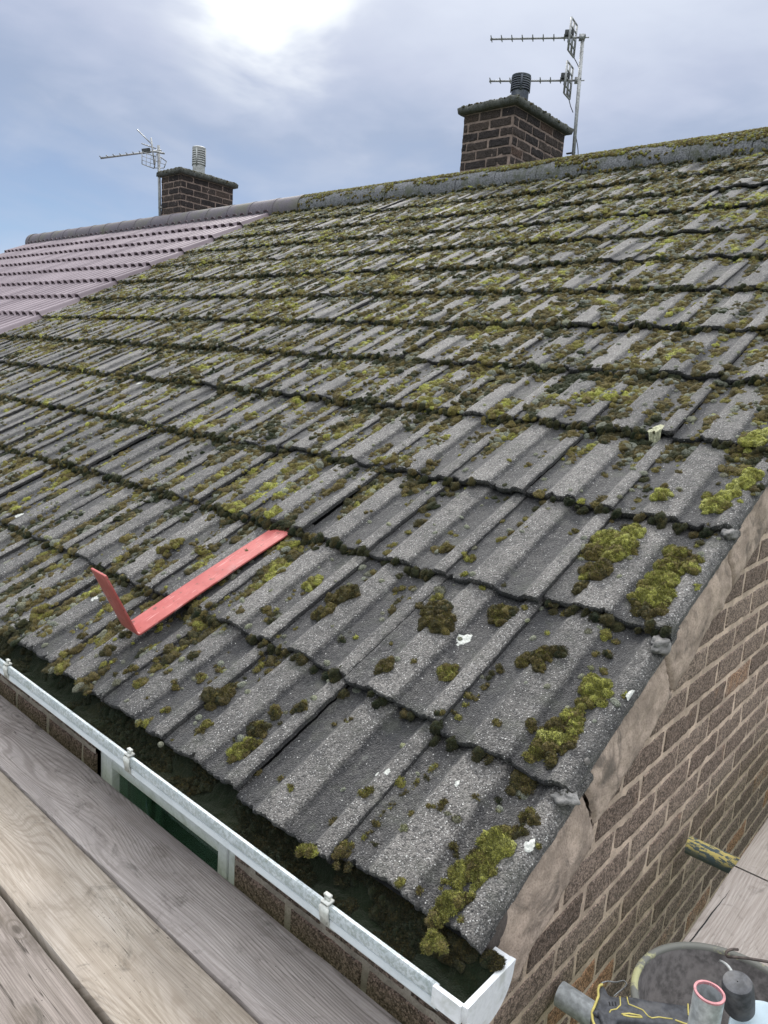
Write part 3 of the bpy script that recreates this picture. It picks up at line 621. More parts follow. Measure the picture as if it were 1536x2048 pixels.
cowl(CH1, 1021, 1058, 190, 152, c1[1]+.02, POTD, 6, True); cowl(CH2, 384.5, 410.5, 336, 295, c2[1], POTL, 7, False)
# ------------------------------------------------------------------ moss
class Domes:
    def __init__(s): s.P = []; s.N = []; s.r = []; s.h = []; s.t = []; s.g = []
    def add(s, P, N, r, h, t, g):
        n = len(P); s.P.append(P); s.N.append(np.broadcast_to(N, (n, 3))); s.r.append(r); s.h.append(h); s.t.append(t); s.g.append(g)
    def build(s, mb, blades=True, blade_d=3.0):
        P, N, r, h, t, g = [np.concatenate(a) for a in (s.P, s.N, s.r, s.h, s.t, s.g)]
        d = np.linalg.norm(P-CP, axis=1); px = r/d*735
        lod = np.where(px > 9, 0, np.where(px > 4.5, 1, np.where(px > 2.2, 2, 3)))
        for L, (nt_, nphi) in enumerate(((26, 10), (16, 7), (10, 5), (7, 3))):
            m_ = lod == L
            if not m_.any(): continue
            p, nn_, rr, hh, ti, gr = P[m_], N[m_], r[m_], h[m_], t[m_], g[m_]
            ph = np.linspace(0, PI/2*1.12, nphi+1)[1:]; th = np.linspace(0, 2*PI, nt_, endpoint=False)
            T = [[0, 0, 1.]]+[[math.sin(a)*math.cos(b), math.sin(a)*math.sin(b), math.cos(a)] for a in ph for b in th]; T = np.array(T)
            idx = 1+np.arange(nphi*nt_).reshape(nphi, nt_); jd = np.roll(idx, -1, 1)
            Qt = np.stack([idx[:-1], idx[1:], jd[1:], jd[:-1]], -1).reshape(-1, 4); Tt = np.stack([np.zeros(nt_, int), idx[0], jd[0]], -1)
            ux = np.cross(nn_, np.array([.3, .8, .52])); ux /= np.linalg.norm(ux, axis=1)[:, None]; uy = np.cross(nn_, ux)
            el = rng.uniform(.8, 1.3, len(p)); an = rng.uniform(0, PI, len(p))
            tx, ty, tz = T[:, 0], T[:, 1], T[:, 2]
            lx = (tx[None]*np.cos(an)[:, None]-ty[None]*np.sin(an)[:, None])*el[:, None]; ly = (tx[None]*np.sin(an)[:, None]+ty[None]*np.cos(an)[:, None])/el[:, None]
            V = p[:, None]+(ux[:, None]*lx[..., None]+uy[:, None]*ly[..., None])*rr[:, None, None]+nn_[:, None]*(tz[None]*hh[:, None])[..., None]
            f1 = fbm(V[..., 0]*70, V[..., 1]*70, V[..., 2]*70, 2)-.5; f2 = vnoise(V[..., 0]*260, V[..., 1]*260, V[..., 2]*260)-.5
            ctr = p[:, None]; V = ctr+(V-ctr)*(1+(1.05*f1+(.50 if L < 2 else .55)*f2)*(1-.6*gr[:, None]))[..., None]
            n = len(p); o = (np.arange(n)*len(T))[:, None, None]
            mb.add(V.reshape(-1, 3), (Qt[None]+o).reshape(-1, 4), (Tt[None]+o).reshape(-1, 3), tint=np.repeat(ti, len(T)), gray=np.repeat(gr, len(T)))
        if blades:
            m_ = (d < blade_d) & (gr_ok(g)); p, nn_, rr, hh, ti, gg = P[m_], N[m_], r[m_], h[m_], t[m_], g[m_]; dd = d[m_]
            cnt = (np.clip((rr/.02)**2*560/np.maximum(dd/1.6, .8)**2.2, 4, 480)*(1-sst(dd, 1.7, 3.0))+1).astype(int); I = np.repeat(np.arange(len(p)), cnt); n = len(I)
            z = rng.uniform(.0, 1, n)**.8; a = rng.uniform(0, 2*PI, n); sr = np.sqrt(1-z*z)
            ux = np.cross(nn_, np.array([.3, .8, .52])); ux /= np.linalg.norm(ux, axis=1)[:, None]; uy = np.cross(nn_, ux)
            D = ux[I]*(sr*np.cos(a))[:, None]+uy[I]*(sr*np.sin(a))[:, None]; B = p[I]+D*(rr[I]*1.0)[:, None]+nn_[I]*(z*hh[I])[:, None]
            f1 = fbm(B[:, 0]*70, B[:, 1]*70, B[:, 2]*70, 2)-.5; B = p[I]+(B-p[I])*(1+.6*f1)[:, None]
            G_ = D+nn_[I]*(z+.35)[:, None]+rng.normal(0, .45, (n, 3)); G_ /= np.linalg.norm(G_, axis=1)[:, None]
            ln = rng.uniform(.0025, .0062, n); sd_ = rng.normal(0, 1, (n, 3)); sd_ -= G_*(sd_*G_).sum(1)[:, None]; sd_ /= np.linalg.norm(sd_, axis=1)[:, None]
            wd = ln*.20; V = np.stack([B-sd_*wd[:, None], B+sd_*wd[:, None], B+G_*ln[:, None]], 1)
            tt_ = np.repeat(ti[I]+rng.normal(.10, .12, n)+.12*(z-.4), 3); mb.add(V.reshape(-1, 3), None, np.arange(n*3).reshape(-1, 3), tint=tt_, gray=np.repeat(gg[I]*.8, 3))
def gr_ok(g): return g < .6
NR = np.array([0, -ST, CT])
D1 = Domes()
# scattered growth over the old roof
step = .0150; UU, SS_ = np.meshgrid(np.arange(.0, UB, step), np.arange(-.005, SR-.06, step), indexing='ij')
u = (UU+rng.uniform(-.5, .5, UU.shape)*step).ravel(); s = (SS_+rng.uniform(-.5, .5, UU.shape)*step).ravel(); u = np.clip(u, .004, UB-.005)
h, n_, k_, q_, tt = surf(u, s)
pan = 1-sst(prof(q_), .003, .011)
N1 = fbm(u*5.5, s*3.0, None, 3); N2 = fbm(u*24+40, s*11, None, 3); N3 = fbm(u*1.1+9, s*1.1+3, None, 2)
joint = np.exp(-((1-q_)/.02)**2)+np.exp(-((q_-.0)/.03)**2); step_edge = np.exp(-((q_-.63)/.05)**2)+np.exp(-((q_-.17)/.06)**2)
top = sst(tt, .74, .97); nose = 1-sst(tt, 0, .04)
glob = -.098+.145*sst(s, .3, 2.2)+.10*sst(u, .3, 1.6)*(1-.4*sst(s, .4, 1.6))+.05*sst(s, 2, 4)-.08*(1-sst(u+s*.8, .4, 1.8))
dens = -.030*sst(s, 1.6, 3)*(1-sst(u, 2.5, 6))-.006+.44*N1+.74*N2+.10*(N3-.5)+.135*pan+.09*joint+.06*step_edge+.12*top+.04*nose*(s > .3)+glob
thr = .752
# keep the bare tiles and grow the big clumps by hand near the camera
acc = dens > thr+rng.normal(0, .02, len(u))
near = (u < 1.3-s*.3) & (s < 1.55); acc &= ~(near & (rng.random(len(u)) > .33))
iu = np.where(acc)[0]; ex = np.clip((dens[iu]-thr)/.16, 0, 1)
r = (.0065+.010*ex)*rng.uniform(.7, 1.35, len(iu)); hh = r*rng.uniform(.45, .85, len(iu))
tin = .39+.74*(fbm(u[iu]*7+3, s[iu]*7+8, None, 2)-.5)+.75*(fbm(u[iu]*26, s[iu]*26, None, 2)-.5)+rng.normal(0, .08, len(iu))-.10*top[iu]+.03*sst(s[iu], 1.5, 4.5)
gr = (rng.random(len(iu)) < .16+.16*sst(s[iu], 1.6, 5))*rng.uniform(.5, .9, len(iu))
D1.add(RW(u[iu], s[iu], h[iu]-.002), NR, r, hh, np.clip(tin, .05, .95), gr)
# small grey cushions on bare surface
m = 2600; u = rng.uniform(.02, UB, m); s = rng.uniform(.02, SR-.1, m); h, *_ = surf(u, s)
r = rng.uniform(.005, .011, m); D1.add(RW(u, s, h-.001), NR, r, r*.75, rng.uniform(.4, .8, m), rng.uniform(.55, .95, m)*(rng.random(m) < .7))
# dark growth hanging along every tile butt
for k in range(1, NC+1):
    m = int(UB/.0085); u = rng.uniform(.01, UB, m); n__ = tile_id(u)[0]; sb = SK[k]+_js[n__, k]
    hq = prof(1-(u-tile_id(u)[1])/tile_id(u)[2]); dn = fbm(u*7+k*3.3, u*0+k, None, 2); keepm = dn > (.44-.10*min(1, k/4) if k > 1 else .47)
    keepm &= ~((u < .9) & (k < 4) & (rng.random(m) > .35))
    u, sb, hq, n__ = u[keepm], sb[keepm], hq[keepm], n__[keepm]; m = len(u); v = rng.uniform(0, 1, m)
    P = RW(u, sb-.004-.018*v*rng.uniform(0, 1, m), hq+_jh[n__, k]-.009-.018*v); r = rng.uniform(.006, .014, m)
    D1.add(P, NR+np.array([0, -.6, 0]), r, r*.9, np.clip(rng.normal(.16, .09, m)+.25*(rng.random(m) < .12), .02, .7), np.zeros(m))
# clumps seen one by one in the photograph: image position, radius in photo pixels, tint
SP = '''985,1680,34,.74;962,1722,30,.6;925,1738,26,.72;900,1800,28,.66;880,1818,22,.6;928,1788,18,.5;865,1888,24,.62;905,1690,13,.35;885,1758,13,.5;1050,1622,20,.3;1035,1648,18,.3;1005,1655,20,.55;945,1700,16,.4;950,1755,20,.68;865,1835,15,.4
1190,1362,28,.74;1205,1392,20,.7;1172,1398,18,.5;1140,1425,22,.62;1110,1450,22,.45;1152,1440,20,.7;1085,1490,25,.5;1102,1475,26,.74;1060,1502,20,.6;1042,1545,24,.3;1090,1520,20,.3;1130,1490,18,.45;1070,1452,16,.45;1030,1560,18,.25;1150,1462,18,.6
1300,1192,36,.74;1322,1155,32,.72;1340,1122,25,.6;1352,1092,23,.55;1282,1205,25,.3;1372,1130,20,.62;1388,1108,16,.45;1192,1137,28,.35;1215,1070,34,.7;1247,1085,30,.72;1262,1056,22,.74;1190,1092,22,.45;1160,1172,17,.25;1228,1102,25,.6;1300,1225,20,.3;1320,1185,25,.6;1295,1165,20,.5;1330,1215,15,.5
1430,1005,24,.8;1457,985,20,.85;1482,962,22,.85;1502,945,20,.8;1420,985,14,.6;1322,992,18,.78;1445,1010,18,.7;1505,880,24,.85;1530,862,20,.9;1325,975,12,.5
470,1500,20,.68;490,1492,20,.6;505,1485,14,.35;430,1390,24,.28;445,1375,18,.3;510,1450,19,.28;595,1408,16,.32;548,1415,16,.3;770,1335,19,.42;895,1335,19,.5;1000,1215,28,.32;870,1215,28,.3;885,1245,25,.3;855,1240,20,.3;1080,1308,19,.35;1048,1312,20,.38;1112,1295,17,.25;1090,1298,17,.3;1078,1332,14,.35;690,1180,26,.28;665,1190,18,.35;640,1222,18,.35;655,1215,16,.45;620,1160,17,.66;630,1150,14,.78
730,1580,13,.45;740,1575,11,.35;582,1572,10,.5;692,1430,9,.4;608,1700,15,.62;622,1705,15,.7;600,1693,10,.5;845,1540,9,.3;830,1552,9,.35;812,1566,8,.3;800,1577,8,.3;780,1598,7,.4;762,1618,8,.3;744,1643,11,.35;736,1655,8,.3;722,1667,7,.7;700,1690,9,.35;684,1706,10,.3;876,1602,13,.35;858,1614,11,.45;905,1635,7,.2;672,1722,9,.3;745,1680,9,.15;950,1585,8,.4;1075,1680,6,.5
996,1326,12,.3;978,1340,11,.3;968,1362,9,.35;948,1383,9,.4;928,1400,8,.5;905,1420,8,.5;880,1430,10,.35;1215,1290,12,.3;1200,1325,11,.4;415,1447,14,.55;400,1465,12,.45;395,1345,12,.55;350,1372,10,.5;280,1362,16,.5;262,1340,12,.4;230,1350,9,.3;330,1415,11,.5;165,1270,12,.35;215,1300,14,.3;85,1222,16,.5;70,1240,14,.55;60,1255,12,.4;250,1265,12,.3;225,1240,14,.3;130,1170,14,.5;100,1180,12,.45;540,1035,13,.7;552,1028,13,.75;530,1045,11,.6;330,1100,15,.5;350,1085,13,.55;405,975,15,.55;400,1095,12,.5;890,1090,14,.4;940,1110,12,.5;1145,1050,11,.4;925,1145,9,.6;515,1300,9,.45;310,1310,9,.5;350,1215,8,.35;1252,1385,8,.7;1395,1165,8,.85;1400,1175,7,.8'''
L = [tuple(map(float, a.split(','))) for ln in SP.split('\n') for a in ln.split(';')]
for px, py, rp, tv in L:
    u0, s0 = onroof(px, py, .006); dist = (RW(u0, s0, np.array(0.))-CP)@CF; R_ = rp/F*dist*1.02
    m = max(3, int((R_/.0115)**2*3.6)); a = rng.uniform(0, 2*PI, m); rad = R_*np.sqrt(rng.uniform(0, 1, m))*.85
    u = np.clip(u0+rad*np.cos(a), .004, UB); s = s0+rad*np.sin(a); h, *_ = surf(u, s); fall = 1-(rad/R_)**2
    r = np.clip(R_*.46*rng.uniform(.65, 1.3, m), .0035, .015); D1.add(RW(u, s, h-.003+R_*.30*fall), NR, r, r*rng.uniform(.8, 1.1, m), np.clip(rng.normal(tv, .10, m), .05, .95), np.zeros(m))
# ridge moss
m = 17000; x = rng.uniform(-6.15, 0, m); a = rng.normal(PI*.60, .50, m); kp = fbm(x*5, a*3, None, 3)+.35*np.exp(-((a-PI*.56)/.55)**2) > .50+.10*sst(-x, 3.3, 4.3)*(1-sst(-x, 4.6, 5.2))-.16*(1-sst(-x, .5, 2.6)); x, a = x[kp], a[kp]; m = len(x)
Nn = np.stack([0*a, np.cos(a), np.sin(a)], -1); r = rng.uniform(.007, .017, m)
D1.add(np.stack([x, RY+.160*np.cos(a), RZ-.057+.160*np.sin(a)], -1), Nn, r, r*.8, np.clip(rng.normal(.52, .13, m), .1, .9), (rng.random(m) < .2)*.7)
# chimney cap moss
for (x0, x1, y0, y1, zt) in (B1, B2):
    m = 1500; x = rng.uniform(x0-.055, x1+.055, m); y = rng.uniform(y0-.055, y1+.055, m); ed = np.minimum(np.minimum(x-x0+.055, x1+.055-x), np.minimum(y-y0+.055, y1+.055-y))
    z = zt+.066+.04*sst(ed, 0, .2)-.035*(ed < .012)*rng.random(m); r = rng.uniform(.008, .017, m); D1.add(np.stack([x, y, z], -1), np.array([0, -.3, .95]), r, r*.8, np.clip(rng.normal(.26, .10, m), .05, .8), (rng.random(m) < .25)*.5)
mb = MB(); D1.build(mb)
moss = mb.build('roof_moss', MOSS); tag(moss, 'olive and brown moss cushions growing all over the old roof tiles', 'moss', kind='stuff')
# gutter sludge
mb = MB(); X, Y = np.meshgrid(np.linspace(-6.6, .022, 900), np.linspace(-.040, .058, 22), indexing='ij')
Zz = GC[1]-.026+.020*(fbm(X*22, Y*22)-.4)+.012*(fbm(X*90, Y*90)-.5)+.040*sst(Y, .005, .05); mb.grid(np.stack([X, Y, Zz], -1), flip=False, tint=-.10+.22*fbm(X*12, Y*12, None, 2), gray=0*X)
D2 = Domes(); m = 5200; x = rng.uniform(0, 1, m)**1.6*-5.5+.018; y = rng.uniform(-.034, .05, m); kp = fbm(x*13, y*13, None, 2) > .44; x, y = x[kp], y[kp]; m = len(x)
z = GC[1]-.030+.020*(fbm(x*22, y*22)-.4)+.040*sst(y, .005, .05); r = rng.uniform(.006, .015, m)
D2.add(np.stack([x, y, z], -1), np.array([0, -.1, 1.]), r, r*.8, np.clip(-.02+.36*(fbm(x*8, y*8, None, 2)-.35)+.22*sst(x, -.25, 0)*(y > -.03)+rng.normal(0, .05, m), .02, .5), np.zeros(m)); D2.build(mb)
tag(mb.build('gutter_moss', MOSS), 'dark wet green moss filling the gutter under the eaves', 'moss', kind='stuff')
# lichens
def lichen(px, py, rp, mt, lab, asp=.7, ring=False, i=0):
    u0, s0 = onroof(px, py, .008); dist = (RW(u0, s0, np.array(0.))-CP)@CF; R_ = rp/F*dist*1.15; n = 40; th = np.linspace(0, 2*PI, n)
    rr = R_*(.55+.9*fbm(np.cos(th)*1.7+i*3, np.sin(th)*1.7+i, None, 3)); K = np.linspace(0, 1, 14); mb = MB()
    TT, KK = np.meshgrid(th, K, indexing='ij'); U = u0+rr[:, None]*KK*np.cos(TT)*asp; S = s0+rr[:, None]*KK*np.sin(TT); U = np.maximum(U, .003)
    H = surf(U, S)[0]+.0016*(1-KK**4)-.0002+(fbm(U*150, S*150)-.5)*.0035
    mb.grid(RW(U, S, H), flip=True); tag(mb.build('lichen_patch', mt), lab, 'lichen', 'lichen patches on the roof tiles')
for i, (px, py, rp, mt, lab) in enumerate([(925, 1265, 17, LICH, 'large white lichen patch on the third tile up from the eaves, between two moss balls'), (405, 1250, 9, LICH, 'small white lichen spot just right of the red bracket bend'),
    (186, 1190, 9, LICH, 'white lichen spot left of the upright leg of the red bracket'), (1056, 1680, 14, LICH, 'round white lichen on the lowest verge tile beside the green moss'), (1262, 1382, 12, LICH, 'white lichen streak on the second verge tile near its edge'),
    (772, 1536, 8, LICH, 'white lichen ring on the flat tile above the gutter bracket'), (911, 1557, 7, LICH, 'thin white lichen ring on the lowest tile next to the verge'), (33, 1026, 9, LICH, 'white lichen spot at the far left edge of the photo'),
    (1310, 856, 20, LICHY, 'pale yellow lichen patch high on the right side of the roof'), (1322, 1262, 9, LICHY, 'yellow grey lichen under the third verge tile'), (750, 1535, 6, LICH, 'tiny white lichen beside the white ring on the flat tile'),
    (625, 785, 8, LICH, 'white lichen spot in the middle of the mossy roof'), (275, 760, 6, LICH, 'white lichen speck among the moss at upper left')]): lichen(px, py, rp, mt, lab, i=i)
# ------------------------------------------------------------------ red bracket
u0 = 1.305; wS = .092; A = np.array(onroof(262, 1262, .030)); B = np.array(onroof(566, 1061, -.010))
def pR(u, s, h): return RW(u, s, np.array(float(h)))
base0 = pR(A[0], A[1], .030); top0 = pR(B[0], B[1]+.12, -.022); ax = (top0-base0)/np.linalg.norm(top0-base0); side = np.array([1., 0, 0]); side -= ax*(side@ax); side /= np.linalg.norm(side); nrm = np.cross(side, ax)
if nrm[2] < 0: nrm = -nrm
tgt = at_depth(196, 1143, (base0-CP)@CF)
best = min(((np.linalg.norm((lambda P: np.array([768+F*((P-CP)@CR)/((P-CP)@CF), 1024-F*((P-CP)@CU)/((P-CP)@CF)]))(base0+Ln*(math.cos(a)*nrm-math.sin(a)*ax))-np.array([196, 1143])), Ln, a) for Ln in np.linspace(.08, .25, 40) for a in np.linspace(-1., 1., 60)))
LEG = best[2]; LN = best[1]; ld = math.cos(LEG)*nrm-math.sin(LEG)*ax
red = empty('red_bracket', tuple(base0), 'salmon red flat metal bracket with one bent up end lying on the mossy roof tiles', 'bracket')
def strip(path, wd, th, nm):
    mb = MB(); path = np.array(path); T = np.gradient(path, axis=0); T /= np.linalg.norm(T, axis=1)[:, None]; N_ = np.cross(side, T)
    R_ = np.stack([path+side*wd/2+N_*th/2, path-side*wd/2+N_*th/2, path-side*wd/2-N_*th/2, path+side*wd/2-N_*th/2, path+side*wd/2+N_*th/2], 1); mb.grid(R_)
    for e in (0, -1): mb.add(R_[e][:4], [[0, 1, 2, 3]])
    o = mb.build(nm, STRAP, None, smooth=False, fixn=True); keep(o, red); bevel(o, .0012); return o
strip([base0+ax*(.008+(np.linalg.norm(top0-base0)-.008)*t_)+nrm*(.004*math.sin(t_*PI)) for t_ in np.linspace(0, 1, 12)], wS, .0065, 'arm')
bend = [base0+ax*.0085*(1-math.sin(t_))+ld*.010*(1-math.cos(t_))+nrm*0 for t_ in np.linspace(0, PI/2, 6)]
strip(bend+[base0+ld*(.010+(LN-.010)*t_) for t_ in np.linspace(.05, 1, 8)], wS*.98, .0065, 'upright_leg')
# ------------------------------------------------------------------ scaffold boards
ZB = -.300
def board(x0, x1, y0, y1, mt, lab, z=ZB, ax_=0, group='left scaffold boards', seed=0):
    n = 60; L0, L1 = (x0, x1) if ax_ == 0 else (y0, y1); w0, w1 = (y0, y1) if ax_ == 0 else (x0, x1)
    mb = MB(); T_ = .038; c = .004; w = w1-w0; sec = [(0, -c), (c*.3, -c*.3), (c, 0)]+[(c+(w-2*c)*i/14, 0) for i in range(1, 14)]+[(w-c, 0), (w-c*.3, -c*.3), (w, -c), (w, -T_), (0, -T_), (0, -c)]
    sec = np.array(sec); L_ = np.linspace(L0, L1, n*3); P = np.zeros((len(L_), len(sec), 3)); a = L_[:, None]+0*sec[None, :, 0]; b_ = w0+sec[None, :, 0]+0*L_[:, None]
    edge = (sec[None, :, 0] < .006)*1.-(sec[None, :, 0] > w-.006)*1.
    b_ = b_+edge*.0022*(fbm(a*9+seed, a*0+seed, None, 3))*1.0
    zz = z+sec[None, :, 1]+.0016*(fbm(a*5+seed, b_*9)-.5)
    P = np.stack([a, b_, zz], -1) if ax_ == 0 else np.stack([b_, a, zz], -1); mb.grid(P, flip=(ax_ == 0))
    for e in (0, -1): mb.add(P[e][:-1][[0, 2, 15, 17, 18, 19]] if False else P[e][[0, 17, 18, 19]], [[0, 1, 2, 3]])
    o = mb.build('scaffold_board', mt, None, fixn=True, sharp=30); tag(o, lab, 'scaffold board', group); return o
board(-3.6, .45, -.1425, .051, WOODG, 'grey weathered scaffold board with swirling grain, closest to the gutter', seed=1)
board(-3.6, .45, -.343, -.1475, WOODT, 'yellowish tan scaffold board with dirt stains, second from the gutter', seed=4, z=ZB+.001)
board(-3.6, .45, -.545, -.352, WOODD, 'dark dirty scaffold board in the bottom left corner', seed=8, z=ZB-.002)
jy = float(on(1500, 1746, 2, ZB)[1])
board(.145, .355, -.45, jy-.003, WOODR, 'pale grey scaffold board with a long split beside the black tub, near the gable', ax_=1, group='scaffold boards beside the gable', seed=11)
board(.147, .357, jy+.003, 3.3, WOODR2, 'pale grey scaffold board end beyond the cross joint, above the yellow paint tube', ax_=1, group='scaffold boards beside the gable', seed=14)
board(.362, .57, -.45, 3.3, WOODR2, 'pale outer scaffold board behind the wire hook at the right edge', ax_=1, group='scaffold boards beside the gable', seed=17)
# split in the near right board is a thin dark groove
mb = MB(); a = on(1460, 1781, 2, ZB); b_ = on(1371, 1896, 2, ZB); k = 24; pts = np.array([a+(b_-a)*t_ for t_ in np.linspace(0, 1, k)]); pts[:, 0] += (vnoise(np.arange(k)*.7, np.zeros(k))-.5)*.002; wdt = .0016*np.sin(np.linspace(.15, 2.4, k))
mb.grid(np.stack([pts-np.c_[wdt, 0*wdt, np.full(k, -.0012)], pts+np.c_[wdt, 0*wdt, np.full(k, .0012)]], 1)); spl = mb.build('split', UNDER, None)
brd = [o for o in bpy.data.objects if o.name.startswith('scaffold_board') and 'long split' in o.get('label', '')][0]; spl.parent = brd
# tubes
def tube_thing(pts, r, mt, lab, nm='scaffold_tube', hollow=.86, group='scaffold tubes'):
    mb = MB(); mb.tube(pts, r, 28, hollow=hollow); o = mb.build(nm, mt, None, sharp=35, fixn=True); tag(o, lab, 'scaffold tube', group); return o
tr = .0265; zt = ZB-.042-tr
p1 = on(1378, 1677, 2, zt+.02); p2 = on(1126, 1966, 2, zt+.02)
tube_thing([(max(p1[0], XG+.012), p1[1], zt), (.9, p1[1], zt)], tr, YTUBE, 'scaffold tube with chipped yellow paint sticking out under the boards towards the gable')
tube_thing([(max(p2[0], XG+.012), p2[1]-.01, zt), (.75, p2[1]-.01, zt)], tr, GALV, 'plain grey scaffold tube end beside the gutter end cap, below the power tool')
st = CP+ray(1419, 1985)*1.12
tube_thing([(st[0], st[1], -5.4), (st[0], st[1], st[2])], .0222, GALV, 'upright galvanised scaffold tube with a pink painted rim in front of the tub')
so_ = [o for o in bpy.data.objects if 'upright galvanised' in o.get('label', '')][0]
mb = MB(); mb.lathe([(.0190, -.003), (.0190, .0016), (.0226, .0012), (.0226, -.0015)], st, n=40); k = mb.build('pink_rim', PINK, None, sharp=30); k.parent = so_
# ------------------------------------------------------------------ tub
tc = (.326, .362); tub = empty('rubber_tub', (tc[0], tc[1], ZB), 'round black rubber tub with yellow paint on its rim standing on the right boards', 'tub')
zr = -.150; R0 = .166
mb = MB(); mb.lathe([(0.001, ZB+.004), (R0-.045, ZB+.004), (R0-.035, ZB+.012), (R0-.006, zr-.01), (R0-.004, zr)], (tc[0], tc[1], 0), n=72)
mb.lathe([(R0+.000, zr-.004), (R0-.004, zr-.02), (R0-.028, ZB+.010), (R0-.036, ZB+.0015), (.001, ZB+.0015)], (tc[0], tc[1], 0), n=72)
o = keep(mb.build('body', TUB, None, sharp=40), tub)
mb = MB(); mb.lathe([(R0-.005, zr-.004), (R0-.005, zr+.003), (R0+.000, zr+.005), (R0+.006, zr+.004), (R0+.008, zr), (R0+.0075, zr-.007), (R0+.005, zr-.008), (R0+.004, zr-.003)], (tc[0], tc[1], 0), n=96); keep(mb.build('rim', RIM, None), tub)
# mallet standing in the tub
dp = 1.17; m0 = CP+ray(1475, 1963)*dp; m1 = CP+ray(1479, 2030)*(dp+.02); m1[2] = min(m1[2], m0[2]-.055)
axm = (m1-m0)/np.linalg.norm(m1-m0); mal = empty('rubber_mallet', tuple(m1), 'black rubber mallet head with a thin metal shaft beside the upright tube', 'mallet')
ln = .060; rm = .0235
mb = MB(); mb.lathe([(.001, 0), (rm-.006, 0), (rm-.002, -.0015), (rm, -.006), (rm+.0008, -ln*.5), (rm, -ln+.006), (rm-.003, -ln), (.001, -ln)], m0, axis=tuple(-axm), n=40); keep(mb.build('head', RUBBER, None, sharp=40), mal)
mb = MB(); h0 = CP+ray(1440, 1914)*1.30; mb.tube([m0+axm*.01+(h0-m0)*t_+np.array([0, 0, .01])*math.sin(t_*PI) for t_ in np.linspace(0, 1, 8)], .0026, 10); keep(mb.build('shaft', GALV, None), mal)
# pale plastic item at right edge
mb = MB(); pc = CP+ray(1530, 2072)*1.17; mb.lathe([(.001, .002), (.046, .004), (.052, .002), (.054, -.004), (.052, -.03), (.050, -.10), (.001, -.10)], pc, axis=tuple(np.array([-.05, -.45, .9])), n=48)
tag(mb.build('plastic_pot', PALEB, None, sharp=40), 'pale blue plastic pot at the bottom right corner beside the mallet', 'pot')
# wire hook on the tub rim
mb = MB(); wp = [on(px, py, 2, z_) for px, py, z_ in ((1476, 1899, -.13), (1466, 1898, -.128), (1455, 1901, -.13), (1451, 1908, -.135), (1455, 1914, -.132), (1466, 1914, -.125), (1490, 1916, -.122), (1515, 1920, -.118), (1545, 1925, -.115), (1575, 1932, -.11))]
wp = np.array(wp); ti = np.linspace(0, len(wp)-1, 60); wq = np.stack([np.interp(ti, range(len(wp)), wp[:, c_]) for c_ in range(3)], 1)
for _ in range(6): wq[1:-1] = (wq[:-2]+wq[1:-1]*2+wq[2:])/4
mb.tube(wq, .0026, 10); tag(mb.build('wire_hook', WIRE, None), 'dark bent wire hook laid over the tub rim', 'hook')
mb = MB(); wp = np.array([on(px, py, 2, -.235) for px, py in ((1203, 1966), (1215, 1962), (1232, 1965), (1248, 1960), (1254, 1968), (1248, 1976), (1236, 1985), (1228, 1992))]); ti = np.linspace(0, len(wp)-1, 50); wq = np.stack([np.interp(ti, range(len(wp)), wp[:, c_]) for c_ in range(3)], 1)
for _ in range(5): wq[1:-1] = (wq[:-2]+wq[1:-1]*2+wq[2:])/4
mb.tube(wq, .0014, 8); tag(mb.build('wire_loop', ALU, None), 'thin bright wire loop above the yellow edge of the tool', 'wire')
# ------------------------------------------------------------------ cordless tool lying on the boards
tool = empty('cordless_tool', (0.2, .2, ZB), 'black and yellow cordless power tool lying by the tub in front of the upright tube', 'power tool')
zt_ = -.098
def P2(lst, z=zt_): return [tuple(on(x_, y_, 2, z)[:2]) for x_, y_ in lst]
body = [(1196, 1974), (1206, 1968), (1213, 1976), (1218, 1988), (1232, 1991), (1262, 1990), (1300, 1998), (1345, 2004), (1386, 2010), (1388, 2052), (1340, 2050), (1300, 2046), (1262, 2040), (1235, 2037), (1232, 2062), (1190, 2062), (1183, 2040), (1182, 2026), (1190, 2008), (1195, 1992)]
def insetmesh(poly, z0, z1, r):
    mb = MB(); p = np.array(poly); n = len(p)
    ti = np.arange(0, n, .2); pp = np.stack([np.interp(ti, np.arange(n+1), np.append(p[:, i], p[0, i])) for i in (0, 1)], 1)
    for _ in range(2): pp = (np.roll(pp, 1, 0)+2*pp+np.roll(pp, -1, 0))/4
    n = len(pp); tg = np.roll(pp, -1, 0)-np.roll(pp, 1, 0); tg /= np.linalg.norm(tg, axis=1)[:, None]; nr_ = np.stack([tg[:, 1], -tg[:, 0]], 1)
    area = np.sum(pp[:, 0]*np.roll(pp[:, 1], -1)-np.roll(pp[:, 0], -1)*pp[:, 1]); nr_ = nr_ if area < 0 else -nr_
    rings = []
    for a in np.linspace(0, PI/2, 5): rings.append(np.c_[pp+nr_*r*(1-math.sin(PI/2-a)) if False else pp+nr_*r*(1-math.cos(a)), np.full(n, z1-r+r*math.sin(a))])
    rings = [np.c_[pp, np.full(n, z0)]]+rings; R_ = np.array(rings); R_ = np.concatenate([R_, R_[:, :1]], 1); mb.grid(R_)
    from mathutils.geometry import tessellate_polygon
    last = rings[-1]; T_ = np.array(tessellate_polygon([[Vector((a, c, 0)) for a, c in last[:, :2]]])); mb.add(last, None, T_); return mb
mb = insetmesh(P2(body), zt_-.045, zt_, .007); keep(mb.build('body', RUBBER, None, sharp=50, fixn=True), tool)
def line_part(pts, nm, r=.0010, mt=YEL, z=zt_+.0004):
    wp = np.array([on(x_, y_, 2, z) for x_, y_ in pts]); ti = np.linspace(0, len(wp)-1, 40); wq = np.stack([np.interp(ti, range(len(wp)), wp[:, c_]) for c_ in range(3)], 1)
    mb = MB(); mb.tube(wq, r, 8); keep(mb.build(nm, mt, None), tool)
